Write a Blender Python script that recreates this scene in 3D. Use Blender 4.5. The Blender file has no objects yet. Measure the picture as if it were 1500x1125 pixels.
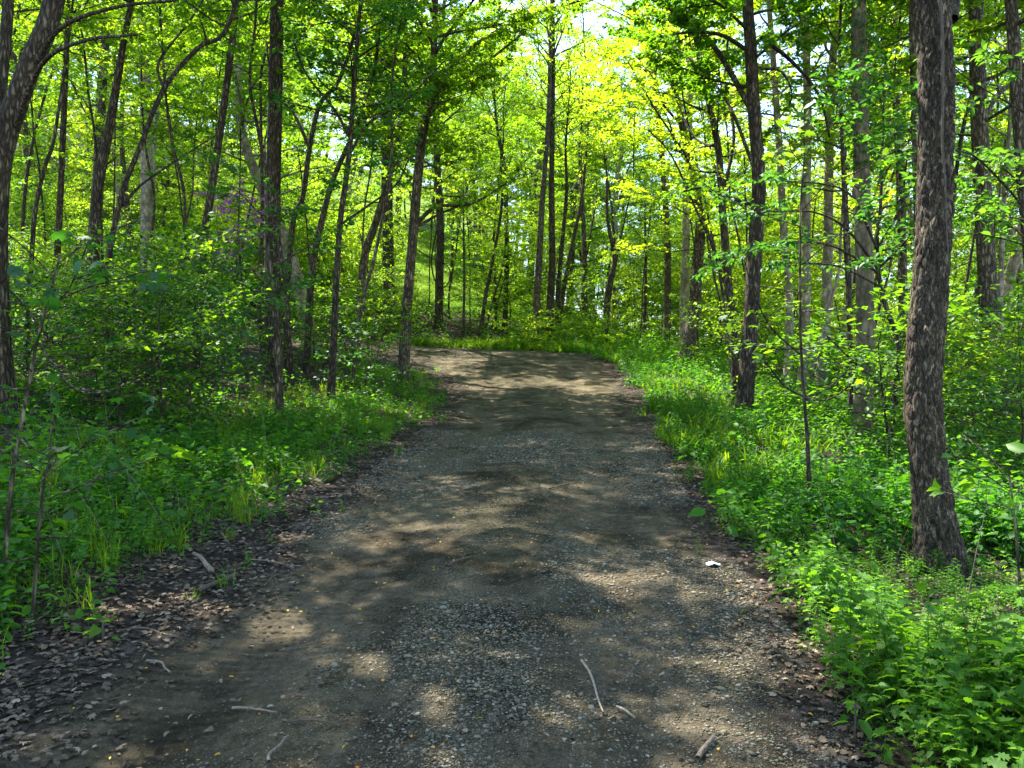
import bpy, math, random
import numpy as np
from math import radians

SEED = 11
F, CX, CY, CAMZ = 1130.0, 750.0, 562.0, 1.6     # photo pixels (1500 wide) -> metres
scene = bpy.context.scene
col = scene.collection

# ------------------------------------------------------------------ noise helpers
def _hash(ix, iy, seed):
    n = (ix.astype(np.int64) * 374761393 + iy.astype(np.int64) * 668265263 + seed * 974711) & 0x7fffffff
    n = ((n ^ (n >> 13)) * 1274126177) & 0x7fffffff
    return ((n ^ (n >> 16)) & 0xffff) / 65535.0

def vnoise(x, y, seed=0):
    x = np.asarray(x, float); y = np.asarray(y, float)
    ix = np.floor(x); iy = np.floor(y)
    fx = x - ix; fy = y - iy
    fx = fx * fx * (3 - 2 * fx); fy = fy * fy * (3 - 2 * fy)
    a = _hash(ix, iy, seed); b = _hash(ix + 1, iy, seed)
    c = _hash(ix, iy + 1, seed); d = _hash(ix + 1, iy + 1, seed)
    return (a + (b - a) * fx) * (1 - fy) + (c + (d - c) * fx) * fy

def fbm(x, y, seed=0, octv=4):
    s = 0; a = .5
    for k in range(octv):
        s = s + a * vnoise(x * 2 ** k, y * 2 ** k, seed + k * 7)
        a *= .5
    return s          # ~0..1

def sstep(a, b, x):
    t = np.clip((x - a) / (b - a), 0, 1)
    return t * t * (3 - 2 * t)

# ------------------------------------------------------------------ terrain
_ty = np.arange(-12, 140, .1)
_tz = np.interp(_ty, [-12, 0, 6, 12, 18, 22, 26, 29, 31, 140], [-.8, 0, .38, .77, 1.15, 1.64, 2.32, 2.74, 2.85, 2.85])
_k = np.ones(15) / 15
_tz = np.convolve(np.pad(_tz, 7, mode='edge'), _k, 'valid')
LEFT = [(-2.1, -12), (-2.3, 0), (-2.3, 3.5), (-1.97, 4.4), (-1.85, 5.8), (-1.68, 10), (-1.45, 18), (-1.9, 22), (-3.0, 25.6), (-4.6, 27.2), (-8, 28.1), (-22, 28.6)]
RIGHT = [(1.3, -12), (1.4, 0), (1.46, 3), (1.58, 4.4), (1.82, 7.9), (2.1, 10), (2.87, 18), (3.25, 22), (3.15, 25.4), (2.75, 27.6), (1.7, 29.4), (-.6, 30.4), (-4, 30.9), (-8, 31.2), (-22, 31.6)]
POLY = np.array(LEFT + RIGHT[::-1])

def road_sd(x, y):
    """signed distance to the road outline, positive outside"""
    x = np.asarray(x, float).ravel(); y = np.asarray(y, float).ravel()
    best = np.full(x.shape, 1e9); inside = np.zeros(x.shape, bool)
    n = len(POLY)
    for i in range(n):
        ax, ay = POLY[i]; bx, by = POLY[(i + 1) % n]
        dx, dy = bx - ax, by - ay
        t = np.clip(((x - ax) * dx + (y - ay) * dy) / (dx * dx + dy * dy), 0, 1)
        d = np.hypot(x - ax - t * dx, y - ay - t * dy)
        best = np.minimum(best, d)
        if dy != 0:
            cr = ((ay > y) != (by > y)) & (x < dx * (y - ay) / dy + ax)
            inside ^= cr
    return np.where(inside, -best, best)

_ly = [p[1] for p in LEFT[:9]] + [140]; _lx = [p[0] for p in LEFT[:9]] + [-3.0]
_ry = [p[1] for p in RIGHT[:8]] + [29, 140]; _rx = [p[0] for p in RIGHT[:8]] + [3.2, 3.2]

def ground(x, y):
    x = np.asarray(x, float); y = np.asarray(y, float)
    z = np.interp(y, _ty, _tz)
    xl = np.interp(y, _ly, _lx); xr = np.interp(y, _ry, _rx)
    u = np.maximum(0, xl - x); v = np.maximum(0, x - xr)
    m = 1 - .75 * np.exp(-((y - 29.6) / 2.4) ** 2)
    z = z + m * (.155 * u * u / (u + .8) + .05 * np.maximum(0, u - 12))
    z = z - (.07 * v * v / (v + .6) + .06 * np.maximum(0, v - 9))
    z = z + .03 * np.maximum(0, 2 - np.maximum(x, -12)) * sstep(24, 29, y)
    s = np.interp(x, [-60, -5, 3, 8, 15, 45], [.3, .27, .17, .12, -.02, -.06])
    t = y - 32.5
    sp = np.where(t > 20, t, np.log1p(np.exp(np.minimum(t, 20) * .8)) / .8)
    z = z + s * sp
    sd = road_sd(x, y).reshape(x.shape)
    off = sstep(0, 1.5, sd)
    z = z + off * ((fbm(x * .6, y * .6, 3) - .5) * .35 + (fbm(x * 2.3, y * 2.3, 5) - .5) * .10)
    # wheel ruts and crown of the track
    w = np.maximum(.5, xr - xl)
    f = (x - xl) / w
    on = sstep(.1, -.4, sd) * sstep(27, 22, y)
    rut = np.exp(-((f - .24) / .09) ** 2) + np.exp(-((f - .74) / .09) ** 2)
    z = z + on * (-.035 * rut + .02 * np.exp(-((f - .5) / .16) ** 2))
    onr = sstep(.3, -.3, sd)
    z = z + onr * ((fbm(x * 1.3, y * .8, 9) - .5) * .05 + (fbm(x * 7, y * 5, 13) - .5) * .022 + (fbm(x * 26, y * 22, 17, 2) - .37) * .010)
    return z

def gz(x, y):
    return float(ground(np.array([x]), np.array([y]))[0])

# ------------------------------------------------------------------ materials
def new_mat(name):
    m = bpy.data.materials.new(name); m.use_nodes = True
    nt = m.node_tree; nt.nodes.clear()
    return m, nt, nt.nodes, nt.links

def N(nt, typ, **kw):
    n = nt.nodes.new(typ)
    for k, v in kw.items():
        if k == 'inp':
            for kk, vv in v.items(): n.inputs[kk].default_value = vv
        else: setattr(n, k, v)
    return n

def ramp(nt, stops, interp='LINEAR'):
    r = nt.nodes.new('ShaderNodeValToRGB'); cr = r.color_ramp; cr.interpolation = interp
    while len(cr.elements) < len(stops): cr.elements.new(.5)
    for e, (p, c) in zip(cr.elements, stops):
        e.position = p; e.color = (c[0], c[1], c[2], 1)
    return r

def leaf_mat(name, dif, tra, var=.35, warm=(1.25, 1.05, .7), gloss=.06, mixf=.5, treevar=.25):
    m, nt, nd, lk = new_mat(name)
    at = N(nt, 'ShaderNodeAttribute', attribute_name='rnd')
    oi = N(nt, 'ShaderNodeObjectInfo')
    def tint(c):
        a = [v * (1 - var) for v in c]; b = [min(1, v * (1 + var) * w) for v, w in zip(c, warm)]
        r = ramp(nt, [(0, a), (.55, c), (1, b)])
        lk.new(at.outputs['Fac'], r.inputs['Fac'])
        hsv = N(nt, 'ShaderNodeHueSaturation')
        mr = N(nt, 'ShaderNodeMapRange', inp={'To Min': .5 - .02 * treevar / .25, 'To Max': .5 + .022 * treevar / .25})
        lk.new(oi.outputs['Random'], mr.inputs['Value']); lk.new(mr.outputs['Result'], hsv.inputs['Hue'])
        mv = N(nt, 'ShaderNodeMapRange', inp={'To Min': 1 + treevar, 'To Max': 1 - treevar})
        lk.new(oi.outputs['Random'], mv.inputs['Value']); lk.new(mv.outputs['Result'], hsv.inputs['Value'])
        lk.new(r.outputs['Color'], hsv.inputs['Color'])
        return hsv.outputs['Color']
    d = N(nt, 'ShaderNodeBsdfDiffuse'); t = N(nt, 'ShaderNodeBsdfTranslucent'); g = N(nt, 'ShaderNodeBsdfGlossy', inp={'Roughness': .5})
    g.inputs['Color'].default_value = (.8, .85, .8, 1)
    lk.new(tint(dif), d.inputs['Color']); lk.new(tint(tra), t.inputs['Color'])
    mx = N(nt, 'ShaderNodeMixShader', inp={0: mixf}); lk.new(d.outputs[0], mx.inputs[1]); lk.new(t.outputs[0], mx.inputs[2])
    fr = N(nt, 'ShaderNodeLayerWeight', inp={'Blend': .3})
    ml = N(nt, 'ShaderNodeMath', operation='MULTIPLY_ADD', inp={1: gloss * 1.0, 2: gloss * .15}); lk.new(fr.outputs['Facing'], ml.inputs[0])
    m2 = N(nt, 'ShaderNodeMixShader'); lk.new(ml.outputs[0], m2.inputs[0]); lk.new(mx.outputs[0], m2.inputs[1]); lk.new(g.outputs[0], m2.inputs[2])
    o = N(nt, 'ShaderNodeOutputMaterial'); lk.new(m2.outputs[0], o.inputs['Surface'])
    return m

def bark_mat(name, dark, mid, light, scale=14, stretch=.28, bump=.02, moss=.25, plates=False):
    m, nt, nd, lk = new_mat(name)
    tc = N(nt, 'ShaderNodeTexCoord')
    mp = N(nt, 'ShaderNodeMapping'); mp.inputs['Scale'].default_value = (1, 1, stretch)
    lk.new(tc.outputs['Object'], mp.inputs['Vector'])
    nz = N(nt, 'ShaderNodeTexNoise', inp={'Scale': scale * .6, 'Detail': 6, 'Roughness': .65}); lk.new(mp.outputs[0], nz.inputs['Vector'])
    vm = N(nt, 'ShaderNodeVectorMath', operation='MULTIPLY_ADD'); vm.inputs[1].default_value = (.16, .16, .16) if plates else (.09, .09, .09)
    lk.new(nz.outputs['Color'], vm.inputs[0]); lk.new(mp.outputs[0], vm.inputs[2])
    vo = N(nt, 'ShaderNodeTexVoronoi', feature='DISTANCE_TO_EDGE', inp={'Scale': scale}); lk.new(vm.outputs[0], vo.inputs['Vector'])
    vc = N(nt, 'ShaderNodeTexVoronoi', inp={'Scale': scale}); lk.new(vm.outputs[0], vc.inputs['Vector'])
    r1 = ramp(nt, [(0, dark), (.10 if plates else .2, mid), (.45, light)])
    if plates:      # flaky plates: tone from broken-up noise, only the cracks follow the cells
        nf = N(nt, 'ShaderNodeTexNoise', inp={'Scale': 26, 'Detail': 8, 'Roughness': .72, 'Distortion': .6}); lk.new(mp.outputs[0], nf.inputs['Vector'])
        ck = N(nt, 'ShaderNodeMapRange', inp={'From Min': .0, 'From Max': .13, 'To Min': -.28, 'To Max': .0}); lk.new(vo.outputs['Distance'], ck.inputs['Value'])
        ads = N(nt, 'ShaderNodeMath', operation='ADD'); lk.new(nf.outputs['Fac'], ads.inputs[0]); lk.new(ck.outputs['Result'], ads.inputs[1])
        for e, pz in zip(r1.color_ramp.elements, (.22, .44, .68)): e.position = pz
        lk.new(ads.outputs[0], r1.inputs['Fac'])
    else: lk.new(vo.outputs['Distance'], r1.inputs['Fac'])
    n2 = N(nt, 'ShaderNodeTexNoise', inp={'Scale': 3.0, 'Detail': 4, 'Roughness': .6}); lk.new(tc.outputs['Object'], n2.inputs['Vector'])
    r2 = ramp(nt, [(.3, (.55, .5, .45)), (.7, (1.3, 1.3, 1.25))]); lk.new(n2.outputs['Fac'], r2.inputs['Fac'])
    mu = N(nt, 'ShaderNodeMixRGB', blend_type='MULTIPLY', inp={'Fac': 1}); lk.new(r1.outputs[0], mu.inputs[1]); lk.new(r2.outputs[0], mu.inputs[2])
    sepc = N(nt, 'ShaderNodeSeparateColor'); lk.new(vc.outputs['Color'], sepc.inputs[0])
    mr = N(nt, 'ShaderNodeMapRange', inp={'To Min': .6, 'To Max': 1.35}); lk.new(sepc.outputs[0], mr.inputs['Value'])
    cm = N(nt, 'ShaderNodeVectorMath', operation='SCALE'); lk.new(mu.outputs[0], cm.inputs[0]); lk.new(mr.outputs[0], cm.inputs['Scale'])
    n3 = N(nt, 'ShaderNodeTexNoise', inp={'Scale': 5.0, 'Detail': 5, 'Roughness': .7}); lk.new(tc.outputs['Object'], n3.inputs['Vector'])
    r3 = ramp(nt, [(.55, (0, 0, 0)), (.72, (moss, moss, moss))]); lk.new(n3.outputs['Fac'], r3.inputs['Fac'])
    mm = N(nt, 'ShaderNodeMixRGB'); mm.inputs[2].default_value = (mid[0] * .8, mid[1] * 1.25, mid[2] * .6, 1)
    lk.new(r3.outputs[0], mm.inputs[0]); lk.new(cm.outputs[0], mm.inputs[1])
    bs = N(nt, 'ShaderNodeBsdfPrincipled', inp={'Roughness': .9, 'Specular IOR Level': .25}); lk.new(mm.outputs[0], bs.inputs['Base Color'])
    ad = N(nt, 'ShaderNodeMath', operation='MULTIPLY_ADD', inp={1: .35}); lk.new(nz.outputs['Fac'], ad.inputs[0])
    mn = N(nt, 'ShaderNodeMath', operation='MINIMUM', inp={1: .25}); lk.new(vo.outputs['Distance'], mn.inputs[0]); lk.new(mn.outputs[0], ad.inputs[2])
    bp = N(nt, 'ShaderNodeBump', inp={'Strength': 1.0, 'Distance': bump * 4}); lk.new(ad.outputs[0], bp.inputs['Height']); lk.new(bp.outputs[0], bs.inputs['Normal'])
    o = N(nt, 'ShaderNodeOutputMaterial'); lk.new(bs.outputs[0], o.inputs['Surface'])
    return m

def rnd_mat(name, stops, rough=.85, trans=0.0, spec=.3):
    m, nt, nd, lk = new_mat(name)
    at = N(nt, 'ShaderNodeAttribute', attribute_name='rnd')
    r = ramp(nt, stops); lk.new(at.outputs['Fac'], r.inputs['Fac'])
    geo = N(nt, 'ShaderNodeNewGeometry')
    nz = N(nt, 'ShaderNodeTexNoise', inp={'Scale': 60, 'Detail': 3}); lk.new(geo.outputs['Position'], nz.inputs['Vector'])
    r2 = ramp(nt, [(.3, (.65, .65, .65)), (.7, (1.25, 1.25, 1.25))]); lk.new(nz.outputs['Fac'], r2.inputs['Fac'])
    mu = N(nt, 'ShaderNodeMixRGB', blend_type='MULTIPLY', inp={'Fac': 1}); lk.new(r.outputs[0], mu.inputs[1]); lk.new(r2.outputs[0], mu.inputs[2])
    bs = N(nt, 'ShaderNodeBsdfPrincipled', inp={'Roughness': rough, 'Specular IOR Level': spec}); lk.new(mu.outputs[0], bs.inputs['Base Color'])
    o = N(nt, 'ShaderNodeOutputMaterial')
    if trans:
        t = N(nt, 'ShaderNodeBsdfTranslucent'); lk.new(mu.outputs[0], t.inputs[0])
        mx = N(nt, 'ShaderNodeMixShader', inp={0: trans}); lk.new(bs.outputs[0], mx.inputs[1]); lk.new(t.outputs[0], mx.inputs[2]); lk.new(mx.outputs[0], o.inputs[0])
    else: lk.new(bs.outputs[0], o.inputs['Surface'])
    return m

def ground_mat(name):
    """gravel track -> trodden litter edge -> forest floor, chosen by the 'sd' attribute (distance from the track edge); 'lawn' = mown grass"""
    m, nt, nd, lk = new_mat(name)
    geo = N(nt, 'ShaderNodeNewGeometry'); P = geo.outputs['Position']
    sd = N(nt, 'ShaderNodeAttribute', attribute_name='sd').outputs['Fac']
    lw = N(nt, 'ShaderNodeAttribute', attribute_name='lawn').outputs['Fac']
    rt = N(nt, 'ShaderNodeAttribute', attribute_name='rut').outputs['Fac']
    def noise(s, d=4, r=.6, v=None):
        n = N(nt, 'ShaderNodeTexNoise', inp={'Scale': s, 'Detail': d, 'Roughness': r}); lk.new(v or P, n.inputs['Vector']); return n
    def vor(s, f='F1'):
        v = N(nt, 'ShaderNodeTexVoronoi', feature=f, inp={'Scale': s}); lk.new(P, v.inputs['Vector']); return v
    def mix(f, a, b, t='MIX'):
        x = N(nt, 'ShaderNodeMixRGB', blend_type=t)
        for i, q in enumerate((f, a, b)):
            if isinstance(q, (int, float)): x.inputs[i].default_value = q
            elif isinstance(q, tuple): x.inputs[i].default_value = (*q, 1)
            else: lk.new(q, x.inputs[i])
        return x.outputs[0]
    def mth(op, a, b=None, c=None):
        x = N(nt, 'ShaderNodeMath', operation=op)
        for i, q in enumerate((a, b, c)):
            if q is None: continue
            if isinstance(q, (int, float)): x.inputs[i].default_value = q
            else: lk.new(q, x.inputs[i])
        return x.outputs[0]
    def rmp(src, stops):
        r = ramp(nt, stops); lk.new(src, r.inputs['Fac']); return r.outputs[0]
    def sep(c):
        s = N(nt, 'ShaderNodeSeparateColor'); lk.new(c, s.inputs[0]); return s.outputs[0]
    # gravel
    v1 = vor(62); v2 = vor(135); e1 = vor(62, 'DISTANCE_TO_EDGE'); e2 = vor(135, 'DISTANCE_TO_EDGE')
    stone = [(0, (.032, .029, .02)), (.3, (.078, .072, .051)), (.55, (.125, .116, .083)), (.75, (.115, .085, .046)), (.9, (.185, .172, .132)), (1, (.28, .26, .2))]
    g1 = rmp(sep(v1.outputs['Color']), stone); g2 = rmp(sep(v2.outputs['Color']), stone)
    big = rmp(noise(1.6, 3).outputs['Fac'], [(.42, (0, 0, 0)), (.6, (1, 1, 1))])
    grav = mix(big, g2, g1)
    grav = mix(1, grav, rmp(e2.outputs['Distance'], [(0, (.45, .43, .4)), (.25, (1, 1, 1))]), 'MULTIPLY')
    # mud / fines
    nm = noise(14, 10, .78); mud = rmp(nm.outputs['Fac'], [(.25, (.040, .031, .023)), (.45, (.098, .078, .058)), (.6, (.155, .127, .098)), (.75, (.23, .19, .152))])
    olive = rmp(noise(.9, 5, .65).outputs['Fac'], [(.5, (0, 0, 0)), (.66, (.55, .55, .55))])
    mud = mix(olive, mud, (.085, .076, .042))
    mm = mth('ADD', noise(2.1, 6, .68).outputs['Fac'], mth('MULTIPLY', rt, .26))
    mudf = rmp(mm, [(.48, (0, 0, 0)), (.62, (1, 1, 1))])
    pebb = rmp(sep(v2.outputs['Color']), [(.55, (0, 0, 0)), (.6, (1, 1, 1))])
    mudf2 = mix(1, mudf, mix(.55, (1., 1., 1.), mix(1, (1., 1., 1.), pebb, 'SUBTRACT')), 'MULTIPLY')
    road = mix(mudf2, grav, mud)
    grit = rmp(noise(230, 3, .7).outputs['Fac'], [(.3, (.45, .44, .42)), (.5, (1, 1, 1)), (.7, (1.5, 1.48, 1.42))])
    road = mix(1, road, mix(1, grit, (1.0, 1.01, .87), 'MULTIPLY'), 'MULTIPLY')
    damp = rmp(noise(1.15, 7, .7).outputs['Fac'], [(.50, (0, 0, 0)), (.62, (.85, .85, .85))])
    road = mix(damp, road, mix(1, road, (.34, .31, .27), 'MULTIPLY'))
    st_m = N(nt, 'ShaderNodeMapping'); st_m.inputs['Scale'].default_value = (2.6, .55, 1); st_m.inputs['Rotation'].default_value = (0, 0, .06); lk.new(P, st_m.inputs['Vector'])
    streak = rmp(noise(1.0, 7, .72, st_m.outputs[0]).outputs['Fac'], [(.32, (.55, .56, .55)), (.5, (.95, .95, .93)), (.68, (1.5, 1.45, 1.36))])
    road = mix(1, road, streak, 'MULTIPLY')
    # tyre tread prints in the ruts
    wv = N(nt, 'ShaderNodeTexWave', wave_type='BANDS', bands_direction='Y', inp={'Scale': 4.2, 'Distortion': 3.5, 'Detail': 3, 'Detail Scale': 1.2}); lk.new(P, wv.inputs['Vector'])
    tread = mth('MULTIPLY', wv.outputs['Fac'], mth('MULTIPLY', rt, sep(rmp(noise(.8, 3).outputs['Fac'], [(.42, (0, 0, 0)), (.55, (1, 1, 1))]))))
    road = mix(mth('MULTIPLY', tread, .45), road, mix(1, road, (.5, .48, .45), 'MULTIPLY'))
    # leaf litter
    l1 = vor(22); le = vor(22, 'DISTANCE_TO_EDGE')
    lit = rmp(sep(l1.outputs['Color']), [(0, (.025, .018, .013)), (.35, (.06, .043, .031)), (.6, (.1, .073, .055)), (.85, (.16, .125, .10)), (1, (.22, .18, .15))])
    lit = mix(1, lit, rmp(noise(5, 6, .7).outputs['Fac'], [(.3, (.4, .4, .4)), (.65, (1.2, 1.2, 1.2))]), 'MULTIPLY')
    soil = rmp(noise(14, 6, .7).outputs['Fac'], [(.3, (.02, .016, .011)), (.6, (.05, .04, .03)), (.8, (.09, .07, .05))])
    edge = mix(rmp(noise(3, 5).outputs['Fac'], [(.4, (0, 0, 0)), (.6, (1, 1, 1))]), lit, soil)
    sdn = mth('ADD', sd, mth('MULTIPLY', mth('SUBTRACT', noise(1.7, 6, .7).outputs['Fac'], .5), 1.1))
    f1 = rmp(mth('MULTIPLY_ADD', sdn, .5, .5), [(.27, (0, 0, 0)), (.42, (1, 1, 1))])
    c = mix(f1, road, edge)
    grass = rmp(noise(1.2, 8, .75).outputs['Fac'], [(.3, (.07, .14, .010)), (.5, (.11, .19, .012)), (.7, (.16, .24, .02))])
    c = mix(lw, c, grass)
    bs = N(nt, 'ShaderNodeBsdfPrincipled', inp={'Roughness': .95, 'Specular IOR Level': .08}); lk.new(c, bs.inputs['Base Color'])
    h = mth('MULTIPLY', mth('MINIMUM', e1.outputs['Distance'], .25), 1.0)
    h = mth('ADD', mth('MULTIPLY', h, sep(big)), mth('MULTIPLY', mth('MINIMUM', e2.outputs['Distance'], .25), .55))
    h = mth('MULTIPLY', h, mth('SUBTRACT', 1.0, mth('MULTIPLY', sep(mudf), .75)))
    h = mth('ADD', h, mth('MULTIPLY', nm.outputs['Fac'], .7))
    h = mth('SUBTRACT', h, mth('MULTIPLY', tread, .45))
    h = mth('ADD', h, mth('MULTIPLY', noise(120, 4, .75).outputs['Fac'], .30))
    h = mth('ADD', h, mth('MULTIPLY', sep(l1.outputs['Color']), mth('MULTIPLY', sep(f1), .5)))
    bp = N(nt, 'ShaderNodeBump', inp={'Strength': 1.0, 'Distance': .045}); lk.new(h, bp.inputs['Height']); lk.new(bp.outputs[0], bs.inputs['Normal'])
    o = N(nt, 'ShaderNodeOutputMaterial'); lk.new(bs.outputs[0], o.inputs['Surface'])
    return m

def plain_mat(name, c, rough=.8, var=.3, scale=8):
    m, nt, nd, lk = new_mat(name)
    tc = N(nt, 'ShaderNodeTexCoord')
    nz = N(nt, 'ShaderNodeTexNoise', inp={'Scale': scale, 'Detail': 5, 'Roughness': .65}); lk.new(tc.outputs['Object'], nz.inputs['Vector'])
    r = ramp(nt, [(.3, [v * (1 - var) for v in c]), (.7, [min(1, v * (1 + var)) for v in c])]); lk.new(nz.outputs['Fac'], r.inputs['Fac'])
    bs = N(nt, 'ShaderNodeBsdfPrincipled', inp={'Roughness': rough}); lk.new(r.outputs[0], bs.inputs['Base Color'])
    bp = N(nt, 'ShaderNodeBump', inp={'Strength': .5, 'Distance': .01}); lk.new(nz.outputs['Fac'], bp.inputs['Height']); lk.new(bp.outputs[0], bs.inputs['Normal'])
    o = N(nt, 'ShaderNodeOutputMaterial'); lk.new(bs.outputs[0], o.inputs['Surface'])
    return m

M = {
    'sun_leaf': leaf_mat('yellow_green_leaf', (.066, .15, .010), (.37, .61, .014), mixf=.63),  # sunlit copy of the leaf green, brighter for far lit crowns
    'mid_leaf': leaf_mat('mid_green_leaf', (.046, .125, .010), (.25, .47, .010), mixf=.56),  # in-between green, mostly for nearer crowns in shade
    'deep_leaf': leaf_mat('deep_green_leaf', (.028, .095, .018), (.11, .30, .016), warm=(1.3, 1.1, .8), gloss=.06),  # shaded copy of the leaf green, shade put into the colour
    'herb': leaf_mat('herb_leaf', (.048, .15, .012), (.165, .42, .010), gloss=.04),
    'grass': leaf_mat('grass_blade', (.075, .16, .010), (.24, .42, .008), warm=(1.4, 1.1, .8), gloss=.03),
    'purple': leaf_mat('purple_leaf', (.20, .06, .17), (.6, .22, .52), warm=(1.2, 1., 1.1)),
    'bark_dark': bark_mat('dark_bark', (.022, .016, .010), (.086, .066, .043), (.165, .13, .088), scale=22, stretch=.22),  # darker brown with shade put into it, meant for trunks in shade
    'bark_mid': bark_mat('brown_bark', (.032, .024, .015), (.128, .10, .066), (.235, .19, .13), scale=20, stretch=.25),
    'bark_pale': bark_mat('pale_bark', (.19, .158, .115), (.25, .212, .155), (.33, .285, .215), scale=9, stretch=.5, bump=.006, moss=.35),
    'bark_pale2': bark_mat('olive_grey_bark', (.105, .083, .052), (.15, .122, .078), (.21, .175, .115), scale=12, stretch=.45, bump=.008, moss=.4),
    'bark_plate': bark_mat('plated_bark', (.020, .014, .009), (.125, .095, .06), (.26, .215, .148), scale=33, stretch=.30, bump=.022, moss=.3, plates=True),
    'ground': ground_mat('forest_floor_and_track'),
    'stone': rnd_mat('gravel_stone', [(0, (.045, .041, .025)), (.35, (.095, .087, .055)), (.6, (.135, .126, .084)), (.75, (.14, .105, .06)), (.94, (.18, .172, .13)), (1, (.27, .25, .19))], spec=.15),
    'litter': rnd_mat('dead_leaf', [(0, (.026, .018, .010)), (.35, (.066, .046, .027)), (.65, (.118, .086, .052)), (.9, (.18, .137, .088)), (1, (.28, .225, .155))], trans=.15),
    'petal': rnd_mat('yellow_petal', [(0, (.35, .12, .01)), (.5, (.6, .32, .02)), (1, (.62, .5, .06))], trans=.3),
    'stick': plain_mat('weathered_stick', (.15, .115, .078), var=.5, scale=40),
    'stick_pale': plain_mat('peeled_stick', (.24, .20, .135), var=.45, scale=35),
    'stick_dark': plain_mat('brown_stick', (.06, .044, .028), var=.5, scale=40),
    'scrap': plain_mat('pale_scrap', (.62, .66, .64), var=.12, scale=20),
    'roof': plain_mat('roof_shingle', (.10, .085, .08)),
    'house': plain_mat('house_siding', (.55, .55, .56), var=.08),
    'wood': plain_mat('painted_board', (.55, .45, .28), var=.15),
}

# ------------------------------------------------------------------ mesh building
def build(name, V, faces, mat, parent=None, rnd=None, smooth=False, loc=None):
    """V (n,3); faces: list of int arrays (m,k). rnd: per-face value"""
    V = np.ascontiguousarray(V, np.float32)
    faces = [np.asarray(f, np.int32) for f in faces if len(f)]
    lv = np.concatenate([f.ravel() for f in faces])
    lt = np.concatenate([np.full(len(f), f.shape[1], np.int32) for f in faces])
    ls = np.concatenate([[0], np.cumsum(lt)[:-1]]).astype(np.int32)
    me = bpy.data.meshes.new(name)
    me.vertices.add(len(V)); me.vertices.foreach_set('co', V.ravel())
    me.loops.add(len(lv)); me.loops.foreach_set('vertex_index', lv)
    me.polygons.add(len(lt)); me.polygons.foreach_set('loop_start', ls); me.polygons.foreach_set('loop_total', lt)
    if smooth: me.polygons.foreach_set('use_smooth', np.ones(len(lt), bool))
    if rnd is not None:
        a = me.attributes.new('rnd', 'FLOAT', 'FACE'); a.data.foreach_set('value', np.ascontiguousarray(rnd, np.float32))
    me.materials.append(mat)
    me.update(calc_edges=True)
    o = bpy.data.objects.new(name, me); col.objects.link(o)
    if parent is not None: o.parent = parent
    if loc is not None: o.location = loc
    return o

def tag(o, label=None, cat=None, group=None, kind=None):
    if label: o['label'] = label
    if cat: o['category'] = cat
    if group: o['group'] = group
    if kind: o['kind'] = kind
    return o

def empty(name, loc, label, cat, group=None):
    o = bpy.data.objects.new(name, None); col.objects.link(o); o.location = loc
    o.empty_display_size = .3
    return tag(o, label, cat, group)

def norm(a):
    return a / np.maximum(1e-9, np.linalg.norm(a, axis=-1, keepdims=True))

class Tubes:
    def __init__(s): s.V = []; s.Fc = []; s.n = 0
    def path(s, P, R, sides=8, rough=0.0, seed=0):
        P = np.asarray(P, float); R = np.asarray(R, float)
        T = norm(np.gradient(P, axis=0))
        ref = np.array([1., 0, 0]) if abs(T[:, 2]).mean() > .7 else np.array([0, 0, 1.])
        A = norm(np.cross(T, ref)); B = np.cross(T, A)
        th = np.linspace(0, 2 * np.pi, sides, endpoint=False)
        rr = R[:, None] * np.ones(sides)
        if rough:
            s_ = np.concatenate([[0], np.cumsum(np.linalg.norm(np.diff(P, axis=0), axis=1))])
            rr = rr * (1 + rough * (fbm(np.cos(th)[None] * 1.6 + seed + s_[:, None] * .1, np.sin(th)[None] * 1.6 + s_[:, None] * 1.1, 31) - .5) * 2)
        V = P[:, None] + rr[..., None] * (np.cos(th)[None, :, None] * A[:, None] + np.sin(th)[None, :, None] * B[:, None])
        n = len(P)
        i = np.arange(n - 1)[:, None] * sides; j = np.arange(sides)[None]
        k = (j + 1) % sides
        q = np.stack([i + j, i + k, i + k + sides, i + j + sides], -1).reshape(-1, 4)
        s.V.append(V.reshape(-1, 3)); s.Fc.append(q + s.n); s.n += n * sides
        # end cap
        s.Fc_caps = getattr(s, 'Fc_caps', [])
        s.V.append(P[-1:] + T[-1:] * R[-1] * .5)
        cap = np.stack([(n - 1) * sides + np.arange(sides), (n - 1) * sides + (np.arange(sides) + 1) % sides, np.full(sides, n * sides)], -1)
        s.Fc_caps.append(cap + s.n - n * sides); s.n += 1
    def twigs(s, S, E, r0, r1, sag=0.0):
        n = len(S)
        if not n: return
        Mid = (S + E) * .5; Mid[:, 2] += sag * np.linalg.norm(E - S, axis=1)
        T = norm(E - S); ref = np.where(np.abs(T[:, 2:3]) > .8, np.array([[1., 0, 0]]), np.array([[0, 0, 1.]]))
        A = norm(np.cross(T, ref)); B = np.cross(T, A)
        r0 = np.broadcast_to(r0, n); r1 = np.broadcast_to(r1, n)
        V = []
        for pt, r in ((S, r0), (Mid, (r0 + r1) / 2), (E, r1)):
            for a in (0, 2.094, 4.189):
                V.append(pt + r[:, None] * (math.cos(a) * A + math.sin(a) * B))
        V = np.stack(V, 1)     # n,9,3
        q = np.array([[0, 1, 4, 3], [1, 2, 5, 4], [2, 0, 3, 5], [3, 4, 7, 6], [4, 5, 8, 7], [5, 3, 6, 8]])
        s.V.append(V.reshape(-1, 3)); s.Fc.append((np.arange(n)[:, None, None] * 9 + q[None]).reshape(-1, 4) + s.n); s.n += n * 9
    def obj(s, name, mat, parent=None):
        f = [np.concatenate(s.Fc)]
        if getattr(s, 'Fc_caps', None): f.append(np.concatenate(s.Fc_caps))
        return build(name, np.concatenate(s.V), f, mat, parent, smooth=True)

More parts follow.
